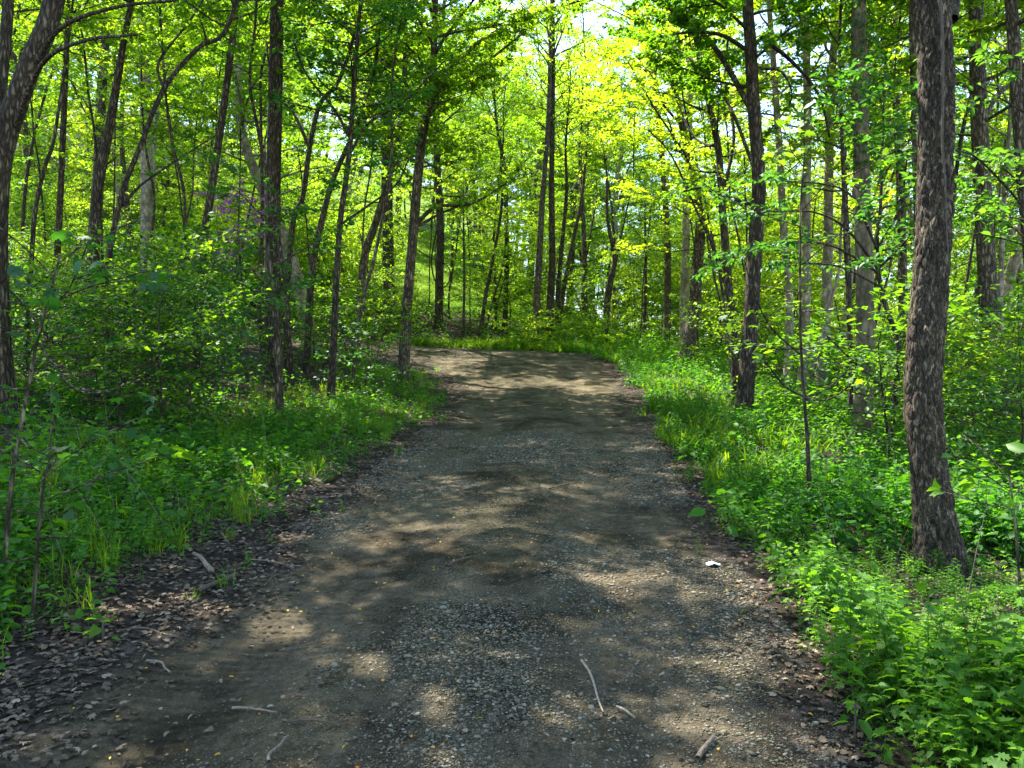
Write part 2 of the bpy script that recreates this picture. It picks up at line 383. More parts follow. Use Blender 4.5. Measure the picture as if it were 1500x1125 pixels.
# leaf outlines: verts (along, across, lift), faces
SHAPES = {
    'diamond': (np.array([[0, 0, 0], [.45, .5, .10], [1, 0, -.05], [.45, -.5, .10]]), np.array([[0, 2, 1], [0, 3, 2]])),
    'ovate': (np.array([[0, 0, 0], [.22, .42, .10], [.6, .42, .08], [1, 0, -.12], [.6, -.42, .08], [.22, -.42, .10], [.5, 0, 0]]),
              np.array([[0, 6, 1], [1, 6, 2], [2, 6, 3], [3, 6, 4], [4, 6, 5], [5, 6, 0]])),
    'maple': (np.array([[0, 0, 0], [.02, .30, .03], [.25, .62, .0], [.38, .34, .07], [.72, .48, -.02], [.66, .18, .05], [1, 0, -.1],
                        [.66, -.18, .05], [.72, -.48, -.02], [.38, -.34, .07], [.25, -.62, .0], [.02, -.30, .03], [.4, 0, .02]]),
              np.array([[12, i, i + 1] if i < 11 else [12, 11, 0] for i in range(12)])[:, [0, 2, 1]]),
    'jagged': (np.array([[0, 0, 0], [.12, .20, .05], [.10, .46, .02], [.32, .30, .07], [.38, .58, .0], [.55, .26, .06], [.68, .40, -.02], [.76, .14, .02], [1, 0, -.12],
                         [.76, -.14, .02], [.68, -.40, -.02], [.55, -.26, .06], [.38, -.58, .0], [.32, -.30, .07], [.10, -.46, .02], [.12, -.20, .05], [.45, 0, 0]]),
               np.array([[16, i, i + 1] if i < 15 else [16, 15, 0] for i in range(16)])[:, [0, 2, 1]]),
}

def leaves(P, A, Nn, Ln, Wd, shape):
    sv, sf = SHAPES[shape]
    A = norm(A); B = norm(np.cross(Nn, A)); C = np.cross(A, B)
    Ln = np.asarray(Ln)[:, None, None]; Wd = np.asarray(Wd)[:, None, None]
    V = P[:, None] + A[:, None] * sv[None, :, 0:1] * Ln + B[:, None] * sv[None, :, 1:2] * Wd + C[:, None] * sv[None, :, 2:3] * Ln
    k = len(sv)
    Fc = (np.arange(len(P))[:, None, None] * k + sf[None]).reshape(-1, 3)
    return V.reshape(-1, 3), Fc, len(sf)

def spray(rng, S, D, L, per_m, ln, wr, shape, droop=.06, tilt=.45, lat=.05):
    """leaves along twigs S + D*L; returns V, F, rnd"""
    cnt = rng.poisson(L * per_m) + 1
    ix = np.repeat(np.arange(len(S)), cnt); n = len(ix)
    t = rng.random(n) ** .75
    P = S[ix] + D[ix] * (L[ix] * t)[:, None]
    P[:, 2] -= droop * (L[ix] * t) ** 2
    side = norm(np.cross(D[ix], np.array([[0, 0, 1.]])) + 1e-6)
    sg = np.where(rng.random(n) < .5, -1., 1.)
    P = P + side * (sg * (lat * rng.random(n)))[:, None] + rng.normal(0, .025, (n, 3))
    A = D[ix] * .5 + side * sg[:, None] * .8 + rng.normal(0, .35, (n, 3)); A[:, 2] -= .25
    Nn = rng.normal(0, tilt, (n, 3)); Nn[:, 2] += 1
    Ln = ln * rng.uniform(.65, 1.25, n)
    V, Fc, k = leaves(P, A, Nn, Ln, Ln * wr, shape)
    r = np.clip(rng.normal(.45, .22, n), 0, 1)
    return V, Fc, np.repeat(r, k)

def catmull(P, n=6):
    P = np.asarray(P, float)
    Q = np.vstack([2 * P[0] - P[1], P, 2 * P[-1] - P[-2]])
    out = []
    for i in range(1, len(Q) - 2):
        for t in np.linspace(0, 1, n, endpoint=False):
            a, b, c, d = Q[i - 1], Q[i], Q[i + 1], Q[i + 2]
            out.append(.5 * (2 * b + (c - a) * t + (2 * a - 5 * b + 4 * c - d) * t * t + (3 * b - a - 3 * c + d) * t ** 3))
    out.append(P[-1])
    return np.array(out)

def limb_path(rng, S, az, el, L, rise=.5, n=7, wob=.12):
    P = [np.array(S, float)]
    d = np.array([math.cos(az) * math.cos(el), math.sin(az) * math.cos(el), math.sin(el)])
    for k in range(n):
        P.append(P[-1] + d * (L / n))
        d = d + rng.normal(0, wob, 3); d[2] += (rise - d[2]) * .14
        d /= np.linalg.norm(d)
    return np.array(P)

def grow_subs(rng, P, L, sub_l, gap=.24, start=.2):
    """sub-twigs off a limb polyline P; returns S, D, L arrays"""
    seg = np.linalg.norm(np.diff(P, axis=0), axis=1); cum = np.concatenate([[0], np.cumsum(seg)])
    n = max(2, int(L * (1 - start) / gap))
    s = (start + (1 - start) * (np.arange(n) + rng.random(n) * .7) / n) * cum[-1]
    s = np.minimum(s, cum[-1] * .999)
    S = np.stack([np.interp(s, cum, P[:, i]) for i in range(3)], 1)
    i = np.clip(np.searchsorted(cum, s) - 1, 0, len(P) - 2)
    T = norm(P[i + 1] - P[i])
    side = norm(np.cross(T, np.array([[0, 0, 1.]])) + 1e-6)
    sg = np.where(np.arange(n) % 2 == 0, 1., -1.)[:, None]
    D = norm(T * .55 + side * sg * .85 + rng.normal(0, .22, (n, 3)) + np.array([[0, 0, .08]]))
    Ls = sub_l * (1.1 - .55 * s / cum[-1]) * rng.uniform(.6, 1.25, n)
    # the tip itself
    S = np.vstack([S, P[-1:]]); D = np.vstack([D, norm(P[-1:] - P[-2:-1])]); Ls = np.append(Ls, sub_l * .6)
    return S, D, Ls

def make_tree(rng, trunk, rad, opts):
    """trunk: smooth path (n,3) rel. to base; rad: radii. returns Tubes, crown(V,F,rnd)"""
    o = dict(cb=4., R=3., nl=24, gap=.26, per_m=26, leaf=.10, wr=.62, shape='diamond', rise=.35, el=(.2, .8), sides=10, sub=.9,
             droop=.05, tilt=.45, extra=[], top=True, rough=.06, prof='dome', fork=2, clump=0, cs=.75, azbias=None)
    o.update(opts)
    tb = Tubes()
    tb.path(trunk, rad, o['sides'], rough=o['rough'], seed=rng.random() * 50)
    seg = np.linalg.norm(np.diff(trunk, axis=0), axis=1); cum = np.concatenate([[0], np.cumsum(seg)])
    zt = trunk[:, 2]; H = zt[-1]
    SS, DD, LL = [], [], []
    az = rng.random() * 6.28
    nl = o['nl']
    for k in range(nl):
        f = (k + rng.random() * .8) / nl
        z = o['cb'] + (H - o['cb']) * f ** .9
        z = min(z, H - .02)
        S = np.array([np.interp(z, zt, trunk[:, i]) for i in range(3)])
        r_here = np.interp(z, zt, rad)
        if o['prof'] == 'dome': pr = (.55 + .9 * f) if f < .45 else (1.0 - .5 * ((f - .45) / .55) ** 2)
        elif o['prof'] == 'flat': pr = .8 + .3 * math.sin(3 * f)
        else: pr = 1 - .6 * f
        L = o['R'] * pr * rng.uniform(.7, 1.2)
        az += 2.4 + rng.normal(0, .3)
        a = az
        if o['azbias'] is not None and rng.random() < .5: a = o['azbias'] + rng.normal(0, .6)
        el = o['el'][0] + (o['el'][1] - o['el'][0]) * f + rng.normal(0, .12)
        P = limb_path(rng, S, a, el, L, o['rise'], n=6)
        rl = min(r_here * .55, .012 + .013 * L)
        tb.path(P, np.linspace(rl, .004, len(P)), 5)
        s_, d_, l_ = grow_subs(rng, P, L, o['sub'] * (.5 + .5 * pr), o['gap'])
        SS.append(s_); DD.append(d_); LL.append(l_)
        if L > 1.3:
            for q in range(o['fork']):
                ii = rng.integers(2, len(P) - 1)
                v = P[ii + 1] - P[ii]; a2 = math.atan2(v[1], v[0]) + (1 if q % 2 else -1) * rng.uniform(.45, 1.0)
                L2 = L * rng.uniform(.35, .6)
                P2 = limb_path(rng, P[ii], a2, math.asin(max(-.9, min(.9, v[2] / np.linalg.norm(v)))) + rng.normal(.05, .25), L2, o['rise'], n=5)
                tb.path(P2, np.linspace(rl * .5, .003, len(P2)), 4)
                s_, d_, l_ = grow_subs(rng, P2, L2, o['sub'] * .8, o['gap'], start=.1)
                SS.append(s_); DD.append(d_); LL.append(l_)
    for (pts, r0, r1, lv) in o['extra']:
        P = catmull(pts, 5)
        tb.path(P, np.linspace(r0, r1, len(P)), 7)
        L = np.linalg.norm(np.diff(P, axis=0), axis=1).sum()
        if lv:
            s_, d_, l_ = grow_subs(rng, P, L, o['sub'] * lv, o['gap'], start=.25)
            SS.append(s_); DD.append(d_); LL.append(l_)
    if o['top']:
        SS.append(trunk[-1:]); DD.append(np.array([[0, 0, 1.]])); LL.append(np.array([.5]))
    S = np.vstack(SS); D = np.vstack(DD); L = np.concatenate(LL)
    if o['clump']:
        q = rng.random(4) * 50; M_ = S + D * (L * .6)[:, None]; k_ = o['cs']
        nn = vnoise(M_[:, 0] * k_ + q[0], M_[:, 2] * k_ + q[1], 3) + vnoise(M_[:, 1] * k_ + q[2], M_[:, 2] * k_ + q[3], 4)
        keep = nn > np.quantile(nn, o['clump'])
        S, D, L = S[keep], D[keep], L[keep]
    E = S + D * L[:, None]; E[:, 2] -= o['droop'] * L ** 2
    tb.twigs(S, E, .004 + .002 * L, .0015, sag=.02)
    cr = spray(rng, S, D, L, o['per_m'], o['leaf'], o['wr'], o['shape'], o['droop'], o['tilt'])
    return tb, cr

def plant_tree(name, label, cat, group, base, tb, cr, bark, leafm):
    r = empty(name, base, label, cat, group)
    tb.obj('trunk', M[bark], r)
    build('crown', cr[0], [cr[1]], M[leafm], r, cr[2])
    return r

def copy_thing(o, loc, rz, sc, label=None, group=None, tilt=(0, 0)):
    c = o.copy(); col.objects.link(c)
    c.location = loc; c.rotation_euler = (tilt[0], tilt[1], rz); c.scale = (sc[0], sc[0], sc[1])
    if label: c['label'] = label
    if group: c['group'] = group
    for ch in list(o.children):
        d = ch.copy(); col.objects.link(d); d.parent = c
    return c

def px(x, y, d):
    return np.array([(x - CX) / F * d, d, CAMZ + (CY - y) / F * d])

#@@TERRAIN
# ------------------------------------------------------------------ terrain meshes
def axis(near, far_lo, far_hi, step, grow):
    a = list(np.arange(near[0], near[1] + 1e-6, step))
    s = step; v = a[-1]
    while v < far_hi: s *= grow; v += s; a.append(v)
    s = step; v = a[0]; b = []
    while v > far_lo: s *= grow; v -= s; b.append(v)
    return np.array(b[::-1] + a)

def terrain():
    xs = axis((-2.8, 2.6), -170, 170, .04, 1.045)
    ys = axis((2.2, 6.5), -14, 190, .04, 1.014)
    X, Y = np.meshgrid(xs, ys)
    Z = ground(X, Y)
    sd = road_sd(X, Y).reshape(X.shape)
    nx, ny = len(xs), len(ys)
    V = np.stack([X, Y, Z], -1).reshape(-1, 3)
    i = np.arange(ny - 1)[:, None] * nx; j = np.arange(nx - 1)[None]
    q = np.stack([i + j, i + j + 1, i + j + 1 + nx, i + j + nx], -1).reshape(-1, 4)
    xl = np.interp(Y, _ly, _lx); xr = np.interp(Y, _ry, _rx)
    f = (X - xl) / np.maximum(.5, xr - xl)
    rut = (np.exp(-((f - .22) / .11) ** 2) + np.exp(-((f - .76) / .11) ** 2)) * sstep(28, 22, Y)
    lawn = sstep(41, 46, Y + (fbm(X * .3, Y * .3, 77) - .5) * 6) * sstep(13, 7, X) * sstep(-40, -30, X)
    sdn = sd + (fbm(X * 2, Y * 2, 41) - .5) * .5
    fsd = sdn.ravel()[q].mean(1)
    for nm, sel in (('gravel_road', fsd < .1), ('ground', fsd >= .1)):
        qq = q[sel]; used = np.unique(qq)
        mp = np.full(len(V), -1); mp[used] = np.arange(len(used))
        o = build(nm, V[used], [mp[qq]], M['ground'], smooth=True)
        for an, arr in (('sd', sd), ('lawn', lawn), ('rut', rut)):
            a = o.data.attributes.new(an, 'FLOAT', 'POINT'); a.data.foreach_set('value', np.ascontiguousarray(arr.ravel()[used], np.float32))
        tag(o, {'gravel_road': 'gravel and mud forest track rising and bending left', 'ground': 'leaf litter forest floor climbing to a sunlit lawn'}[nm], nm.replace('_', ' '), kind='structure')
terrain()
#@@TREES
# ------------------------------------------------------------------ trees the photograph shows one by one
rng = np.random.default_rng(SEED)
TAKEN = []      # ground positions in use

def photo_tree(name, label, pts, d, w0, w1, H, bark='bark_mid', leafm='mid_leaf', cat='tree', group=None, limbs=(), lean=.3, taper=.25, **opts):
    q = [px(*p, d) for p in pts]
    x0 = q[0][0]; zb = gz(x0, d) - .12
    base = np.array([x0, d, zb])
    P = [base] + [p for p in q[1:] if p[2] > zb + .5]
    R = list(np.linspace(w0, w1, len(P)) / 2 / F * d)
    top = P[-1]; T = norm((P[-1] - P[-2])[None])[0]
    zt = zb + H
    k = 0
    while P[-1][2] < zt - .8 and k < 14:
        T = norm((T * np.array([lean * 1.6, 1, 1]) + np.array([rng.normal(0, .07), rng.normal(0, .10), .5]))[None])[0]
        P.append(P[-1] + T * min(2.0, max(.8, zt - P[-1][2])))
        k += 1
    n_ext = len(P) - len(R)
    if n_ext: R += list(np.linspace(R[-1], max(.012, R[-1] * taper), n_ext + 1)[1:])
    Pc = catmull(np.array(P), 6)
    Rc = np.interp(np.linspace(0, len(P) - 1, len(Pc)), np.arange(len(P)), R)
    h = Pc[:, 2] - zb
    Rc = Rc * (1 + .45 * np.exp(-h / .3))
    ex = []
    for (lp, dd, a, b, lv) in limbs:
        L = np.array([px(*p, d + dd * i / max(1, len(lp) - 1)) for i, p in enumerate(lp)]) - base
        ex.append((L, a / 2 / F * d, b / 2 / F * d, lv))
    big = R[0] > .1
    if 'rough' not in opts: opts['rough'] = .10 if big else .05
    if 'sides' not in opts: opts['sides'] = 14 if big else 8
    tb, cr = make_tree(rng, Pc - base, Rc, dict(extra=ex, **opts))
    TAKEN.append((x0, d, .7 if big else .4))
    return plant_tree(name, label, cat, group, base, tb, cr, bark, leafm)

BIG = dict(nl=40, R=4.0, per_m=84, fork=2, clump=.42, cs=.34, gap=.22, leaf=.115)
SLIM = dict(nl=30, R=2.1, per_m=44, gap=.18, leaf=.10, sub=.75, el=(.1, .8), fork=1, clump=.35, cs=.5)

# --- left side
photo_tree('forked_tree', 'dark thick forked trunk cut by the left frame edge', [(0, 590), (-8, 500), (-10, 400), (-8, 300), (4, 210), (42, 100), (80, 0)], 9.5, 44, 27, 17,
           'bark_dark', 'mid_leaf', limbs=[([(-8, 280), (-6, 200), (2, 110), (12, -20), (0, -200)], .8, 22, 14, 1.2), ([(20, 190), (60, 95), (120, 60), (200, 50)], -2, 8, 3, 1.),
           ([(46, 100), (90, 40), (170, 10), (260, 0)], -1, 8, 3, 1.)], cb=6.2, **BIG)
photo_tree('forest_tree', 'dark slightly leaning tree second from the left edge among saplings', [(128, 520), (133, 440), (137, 373), (143, 280), (160, 187), (173, 110), (183, 50)], 15, 20, 9, 13, 'bark_dark', 'mid_leaf', cb=7, **SLIM)
photo_tree('slim_tree', 'thin straight dark stem right beside the thick forked trunk', [(36, 520), (47, 367), (53, 300), (67, 240), (80, 197)], 13, 7, 5, 8, 'bark_dark', 'mid_leaf', cb=5.5, **SLIM)
photo_tree('slim_tree', 'slender dark stem between the thin stem and the dark leaning tree', [(72, 510), (84, 370), (90, 250), (97, 80)], 17, 10, 8, 12, 'bark_dark', 'mid_leaf', cb=7, **SLIM)
photo_tree('slim_tree', 'curving slender tree sweeping up to the right over the left slope', [(156, 540), (155, 450), (160, 373), (180, 280), (205, 215), (240, 130), (290, 70), (335, 35)], 12.5, 9, 6, 9, 'bark_dark', 'mid_leaf',
           limbs=[([(180, 300), (205, 272), (250, 240), (320, 195)], 1, 5, 2, .9), ([(240, 130), (233, 90), (285, 20), (330, -60)], 0, 5, 2, .9)], cb=5.6, **SLIM)
photo_tree('forest_tree', 'smooth dark leaning tree left of the big straight trunk', [(284, 520), (297, 370), (308, 290), (320, 210), (335, 100), (345, 0)], 16, 13, 10, 14, 'bark_dark', 'mid_leaf', cb=8, **SLIM)
photo_tree('forest_tree', 'tall straight thick dark trunk rising out of the frame left of centre', [(402, 540), (400, 430), (400, 300), (403, 150), (406, 0)], 18, 25, 19, 19, 'bark_dark', 'mid_leaf', cb=9.5, **BIG)
photo_tree('slim_tree', 'pale greyish slim stem standing in front of the big straight trunk', [(410, 610), (408, 550), (405, 480), (400, 430), (392, 360)], 12, 13, 6, 4.6, 'bark_mid', 'deep_leaf', cb=1.8, **{**SLIM, 'R': 1.5, 'nl': 14})
photo_tree('forest_tree', 'pale straight trunk far behind the curving slender tree', [(214, 400), (215, 260), (213, 120), (211, 0)], 32, 18, 15, 20, 'bark_pale', 'sun_leaf', cb=8, **BIG)
photo_tree('slim_tree', 'slim tree with a high fork just right of the big straight trunk', [(420, 520), (421, 430), (430, 320), (443, 290), (455, 207), (470, 150), (500, 110)], 19, 10, 6, 12, 'bark_dark', 'mid_leaf',
           limbs=[([(453, 215), (430, 165), (400, 130), (390, 60)], 1, 6, 3, .9)], cb=7, **SLIM)
photo_tree('slim_tree', 'dark stem leaning right, second right of the big straight trunk', [(448, 500), (457, 400), (473, 317), (490, 257), (520, 190), (545, 120)], 20, 11, 6, 12, 'bark_dark', 'mid_leaf', cb=6.5, **SLIM)
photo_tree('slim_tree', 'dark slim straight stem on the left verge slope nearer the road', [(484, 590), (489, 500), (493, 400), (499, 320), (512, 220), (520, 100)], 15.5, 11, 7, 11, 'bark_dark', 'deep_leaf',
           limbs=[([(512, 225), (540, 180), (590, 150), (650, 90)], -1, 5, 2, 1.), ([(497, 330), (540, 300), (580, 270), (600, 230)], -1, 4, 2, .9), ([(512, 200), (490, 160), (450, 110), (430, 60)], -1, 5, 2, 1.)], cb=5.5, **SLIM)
photo_tree('slim_tree', 'brown leaning trunk left of the twin-branched road bend tree', [(519, 460), (533, 383), (550, 327), (575, 240), (590, 150)], 25, 13, 9, 15, 'bark_mid', 'sun_leaf', cb=5, **SLIM)
photo_tree('forest_tree', 'stout dark trunk at the foot of the sunlit lawn', [(571, 455), (569, 380), (567, 300), (566, 180), (560, 60)], 34, 18, 15, 19, 'bark_dark', 'sun_leaf', cb=6.5, **BIG)
photo_tree('forest_tree', 'slender brown tree at the inside of the road bend with forking limbs', [(590, 550), (594, 480), (598, 430), (607, 320), (614, 240), (622, 180), (632, 145)], 21, 17, 12, 13, 'bark_mid', 'mid_leaf',
           limbs=[([(612, 325), (640, 302), (690, 298), (742, 268)], -1, 7, 2, 1.), ([(614, 330), (650, 310), (720, 280), (775, 230)], 1, 5, 2, 1.),
                  ([(636, 135), (690, 70), (770, 25), (850, 0), (910, -20)], 3, 8, 3, 1.8), ([(632, 145), (655, 125), (700, 100), (770, 45)], 1, 8, 3, 1.2), ([(630, 150), (610, 90), (560, 55), (490, 70)], 1, 6, 3, 1.2), ([(622, 180), (585, 160), (540, 150), (500, 130)], -2, 5, 2, 1.1)],
           cb=5.5, **{**BIG, 'R': 3.6, 'nl': 34, 'clump': .15})
photo_tree('forest_tree', 'dark trunk wound by a looping vine below the lawn', [(642, 447), (644, 400), (645, 330), (640, 230)], 37, 13, 10, 18, 'bark_dark', 'sun_leaf', cb=5.5,
           limbs=[([(650, 290), (640, 335), (632, 380), (638, 412), (652, 420), (660, 402), (652, 386), (628, 376), (604, 360)], -.5, 2.5, 1.5, 0)], **BIG)
# --- centre, beyond the bend
for i, (lab, pts, d, w0, w1, H, bk) in enumerate([
    ('wispy stem left of the leaning stems across the bend', [(678, 490), (680, 420), (679, 330)], 35, 4, 3, 8, 'bark_dark'),
    ('dark stem leaning right beyond the road bend', [(702, 480), (712, 430), (722, 380), (735, 300)], 36, 6, 4, 10, 'bark_dark'),
    ('very thin leaning stem touching the dark leaning stem', [(708, 478), (722, 440), (734, 400)], 36.5, 3, 2, 7, 'bark_dark'),
    ('straight dark stem between the leaning stems and the pale leaning trunk', [(739, 475), (742, 400), (742, 330), (738, 240), (730, 200)], 39, 8, 5, 14, 'bark_dark'),
    ('greyish trunk leaning right at the bank beyond the bend', [(782, 495), (786, 440), (790, 380), (794, 300), (803, 180), (806, 80)], 35, 12, 6, 17, 'bark_mid'),
    ('darkest and straightest of the clustered trunks beyond the bend', [(803, 500), (806, 440), (809, 380), (808, 260), (810, 120)], 35.5, 13, 7, 17, 'bark_dark'),
    ('thin trunk close behind the darkest clustered trunk', [(812, 490), (818, 420), (824, 350), (830, 280)], 36.5, 8, 5, 13, 'bark_dark'),
    ('thin trunk leaning away to the right from the clustered trunks', [(815, 485), (828, 410), (840, 350), (852, 290)], 37, 7, 5, 12, 'bark_mid'),
    ('slim stem with a pale streak right of the clustered trunks', [(853, 470), (856, 400), (855, 340), (850, 240)], 40, 9, 6, 14, 'bark_mid'),
    ('crooked dark stem rising behind the small leafy bush', [(886, 500), (888, 450), (893, 410), (900, 380), (890, 320)], 36, 9, 5, 9, 'bark_dark'),
    ('straight thin stem above the faint side path', [(943, 500), (945, 440), (946, 380)], 36, 5, 4, 9, 'bark_dark'),
    ('tall brown trunk left of the pale pair above the side path', [(976, 480), (978, 400), (975, 300), (962, 150), (950, 40)], 34, 11, 7, 18, 'bark_mid'),
    ('straight pale trunk right of the tall brown trunk', [(1000, 490), (1003, 420), (1006, 300), (1010, 150), (1012, 20)], 31, 13, 9, 19, 'bark_pale'),
]):
    o_ = {**SLIM, 'el': (.3, 1.1), 'R': 3.0 if w0 > 7 else 1.8, 'nl': 18 if w0 > 7 else 8, 'clump': .3, 'leaf': .11, 'per_m': 28, 'el': (.45, 1.2)}
    photo_tree('slim_tree', lab, pts, d, w0, w1, H, bk, 'sun_leaf', cb=9 if w0 > 7 else 4.5, **o_)
# --- right side
photo_tree('forest_tree', 'dark multi-branched tree just behind the ring-barked trunk', [(1078, 580), (1076, 500), (1067, 417), (1058, 300), (1052, 217), (1037, 143), (1018, 40)], 19, 14, 8, 14, 'bark_dark', 'sun_leaf',
           limbs=[([(1067, 430), (1040, 350), (1010, 240), (960, 160), (920, 90)], 1, 5, 2, .9), ([(1064, 400), (1030, 330), (985, 230), (950, 190)], -1, 4, 2, .8), ([(1057, 290), (1075, 200), (1062, 120), (1070, 20)], 1, 6, 3, .9),
                  ([(1052, 217), (1010, 190), (960, 60)], 2, 4, 2, 1)], cb=5, **SLIM)
photo_tree('forest_tree', 'straight dark ring-barked trunk beside the right verge', [(1089, 605), (1096, 520), (1101, 450), (1107, 350), (1112, 270), (1105, 170), (1099, 60), (1096, 0)], 16, 25, 16, 19, 'bark_dark', 'mid_leaf',
           limbs=[([(1106, 170), (1040, 60), (960, 0), (880, -35), (820, -40)], 2, 9, 3, 1.7), ([(1110, 260), (1060, 140), (990, 70), (920, 50)], 4, 6, 2, 1.5), ([(1097, 75), (1060, 52), (1020, 46), (985, 50)], -1, 7, 3, 1.), ([(1110, 300), (1070, 290), (1030, 275), (1000, 280)], .5, 8, 4, .8), ([(1115, 55), (1160, 90), (1200, 140), (1215, 200)], 1, 7, 3, .9),
                  ([(1115, 100), (1145, 105), (1160, 140), (1140, 175), (1120, 200)], 0, 4, 2, .4)], cb=7, **BIG)
photo_tree('forest_tree', 'slim pale trunk leftmost of the pale trunk group', [(1152, 605), (1155, 520), (1156, 430), (1148, 340), (1143, 240), (1135, 120)], 21, 13, 9, 17, 'bark_pale', 'sun_leaf', cb=6, **SLIM)
photo_tree('forest_tree', 'tan smooth trunk in the middle of the pale trunk group', [(1172, 600), (1178, 520), (1181, 430), (1181, 300), (1183, 180), (1180, 40)], 21.5, 14, 11, 18, 'bark_pale', 'sun_leaf', cb=7, **BIG)
photo_tree('forest_tree', 'sun-edged pale trunk at the right of the pale group', [(1200, 580), (1206, 520), (1210, 450), (1213, 360), (1214, 250), (1218, 120)], 24, 16, 12, 18, 'bark_pale', 'sun_leaf', cb=6.5, **BIG)
photo_tree('slim_tree', 'thin pale stem slanting across the pale trunk group', [(1180, 590), (1192, 530), (1205, 480), (1228, 400), (1232, 340)], 22.5, 7, 4, 8, 'bark_pale', 'sun_leaf', cb=4, **SLIM)
photo_tree('slim_tree', 'dark upright stem close left of the ivy-topped trunk', [(1246, 620), (1246, 520), (1242, 420), (1238, 340), (1233, 180), (1230, 60)], 15, 8, 5, 12, 'bark_dark', 'mid_leaf', cb=4.6, **SLIM)
ivy_tree = photo_tree('forest_tree', 'grey-brown straight trunk with ivy clinging to its upper part', [(1261, 660), (1266, 560), (1268, 480), (1265, 360), (1262, 250), (1259, 100), (1258, 0)], 12.5, 28, 21, 18, 'bark_pale2', 'mid_leaf', cb=7.5, **BIG)
photo_tree('slim_tree', 'crooked dark understory tree with a deep green leafy top right of the ivy trunk', [(1301, 660), (1310, 585), (1317, 513), (1300, 455), (1290, 420), (1285, 350), (1290, 300)], 11, 9, 5, 5.4, 'bark_dark', 'deep_leaf',
           limbs=[([(1300, 600), (1285, 560), (1262, 540), (1210, 490)], -.5, 5, 3, .5), ([(1290, 400), (1240, 335), (1190, 310), (1125, 310)], -1, 4, 2, 1.8), ([(1288, 360), (1320, 300), (1325, 260), (1330, 220)], -1, 4, 2, 1.6), ([(1287, 370), (1250, 290), (1210, 270), (1150, 265)], -.6, 4, 2, 1.8), ([(1290, 390), (1320, 360), (1335, 340), (1345, 320)], -1, 4, 2, 1.6), ([(1288, 400), (1220, 360), (1150, 355), (1090, 370)], -1.6, 4, 2, 1.7),
                  ([(1290, 420), (1230, 390), (1170, 385)], -1.2, 3, 2, 1.6)], cb=2.8, **{**SLIM, 'shape': 'ovate', 'R': 1.3, 'nl': 14, 'leaf': .10, 'wr': .5})
photo_tree('forest_tree', 'mossy slim trunk showing just left of the thick plated trunk', [(1344, 600), (1346, 450), (1344, 300), (1340, 160), (1337, 0)], 14, 13, 10, 15, 'bark_mid', 'sun_leaf', cb=7, **SLIM)
photo_tree('slim_tree', 'leaning light brown trunk high up between ivy trunk and plated trunk', [(1322, 590), (1322, 400), (1316, 180), (1302, 100), (1290, 0)], 23, 13, 11, 17, 'bark_mid', 'sun_leaf', cb=7.5, **SLIM)
photo_tree('forest_tree', 'stout shaded trunk right of the thick plated trunk', [(1462, 612), (1452, 520), (1446, 400), (1438, 250), (1432, 120), (1430, 0)], 17, 30, 20, 18, 'bark_mid', 'sun_leaf', cb=6,
           limbs=[([(1434, 190), (1460, 140), (1500, 110)], 1, 10, 5, .8)], **BIG)
photo_tree('forest_tree', 'mossy brown trunk near the upper right frame corner', [(1530, 640), (1512, 400), (1498, 250), (1488, 100), (1481, 0)], 13, 20, 16, 16, 'bark_mid', 'mid_leaf', cb=6.5, **BIG)
photo_tree('slim_tree', 'thin stem leaning right beyond the thick plated trunk', [(1478, 620), (1470, 540), (1466, 450), (1470, 300), (1478, 200)], 19, 10, 6, 12, 'bark_pale', 'sun_leaf', cb=4, **SLIM)
sap = {**SLIM, 'shape': 'maple', 'leaf': .085, 'wr': .85, 'per_m': 11, 'R': .8, 'nl': 8, 'sub': .35, 'rough': .02}
photo_tree('sapling', 'bare-stemmed maple sapling with spreading arms left of the plated trunk', [(1187, 770), (1183, 650), (1178, 580), (1173, 500), (1172, 400), (1173, 300), (1178, 230)], 7, 6.5, 2.5, 3.9, 'bark_dark', 'mid_leaf', cat='sapling',
           limbs=[([(1177, 580), (1150, 565), (1120, 528)], -.6, 4, 2, .8), ([(1178, 582), (1210, 570), (1245, 538)], .4, 4, 2, .4), ([(1174, 520), (1130, 480), (1105, 430), (1090, 380)], -.4, 3, 1.5, 1.4),
                  ([(1178, 584), (1215, 584), (1250, 560)], -.8, 3, 2, .4), ([(1176, 510), (1130, 510), (1080, 500)], .6, 3, 1.5, 1.4)], cb=1.8, **sap)
photo_tree('sapling', 'maple sapling with a leaning grey stem in the left foreground', [(2, 800), (18, 700), (30, 630), (50, 520), (68, 447), (88, 373)], 4.6, 6.5, 3, 2.7, 'bark_mid', 'deep_leaf', cat='sapling',
           limbs=[([(55, 500), (100, 560), (140, 575), (205, 555)], -.7, 3, 1.5, 1.3), ([(68, 447), (130, 420), (185, 405)], -.5, 3, 1.5, 1.3), ([(60, 480), (20, 430), (-20, 400)], -.4, 3, 1.5, 1.)], cb=1.2, **{**sap, 'leaf': .08})
photo_tree('sapling', 'low maple sapling with broad leaves below the left foreground stem', [(45, 820), (60, 740), (75, 660)], 4.2, 5, 3, 1.1, 'bark_mid', 'deep_leaf', cat='sapling', cb=.45, **{**sap, 'R': .55, 'leaf': .085, 'nl': 9})
photo_tree('sapling', 'broad-leaved sapling leaning in at the right frame edge', [(1500, 860), (1488, 780), (1478, 690)], 4.4, 4, 2.5, 1.3, 'bark_mid', 'mid_leaf', cat='sapling', cb=.7,
           **{**sap, 'shape': 'ovate', 'leaf': .115, 'wr': .6, 'R': .45, 'nl': 8, 'per_m': 10, 'sub': .22})
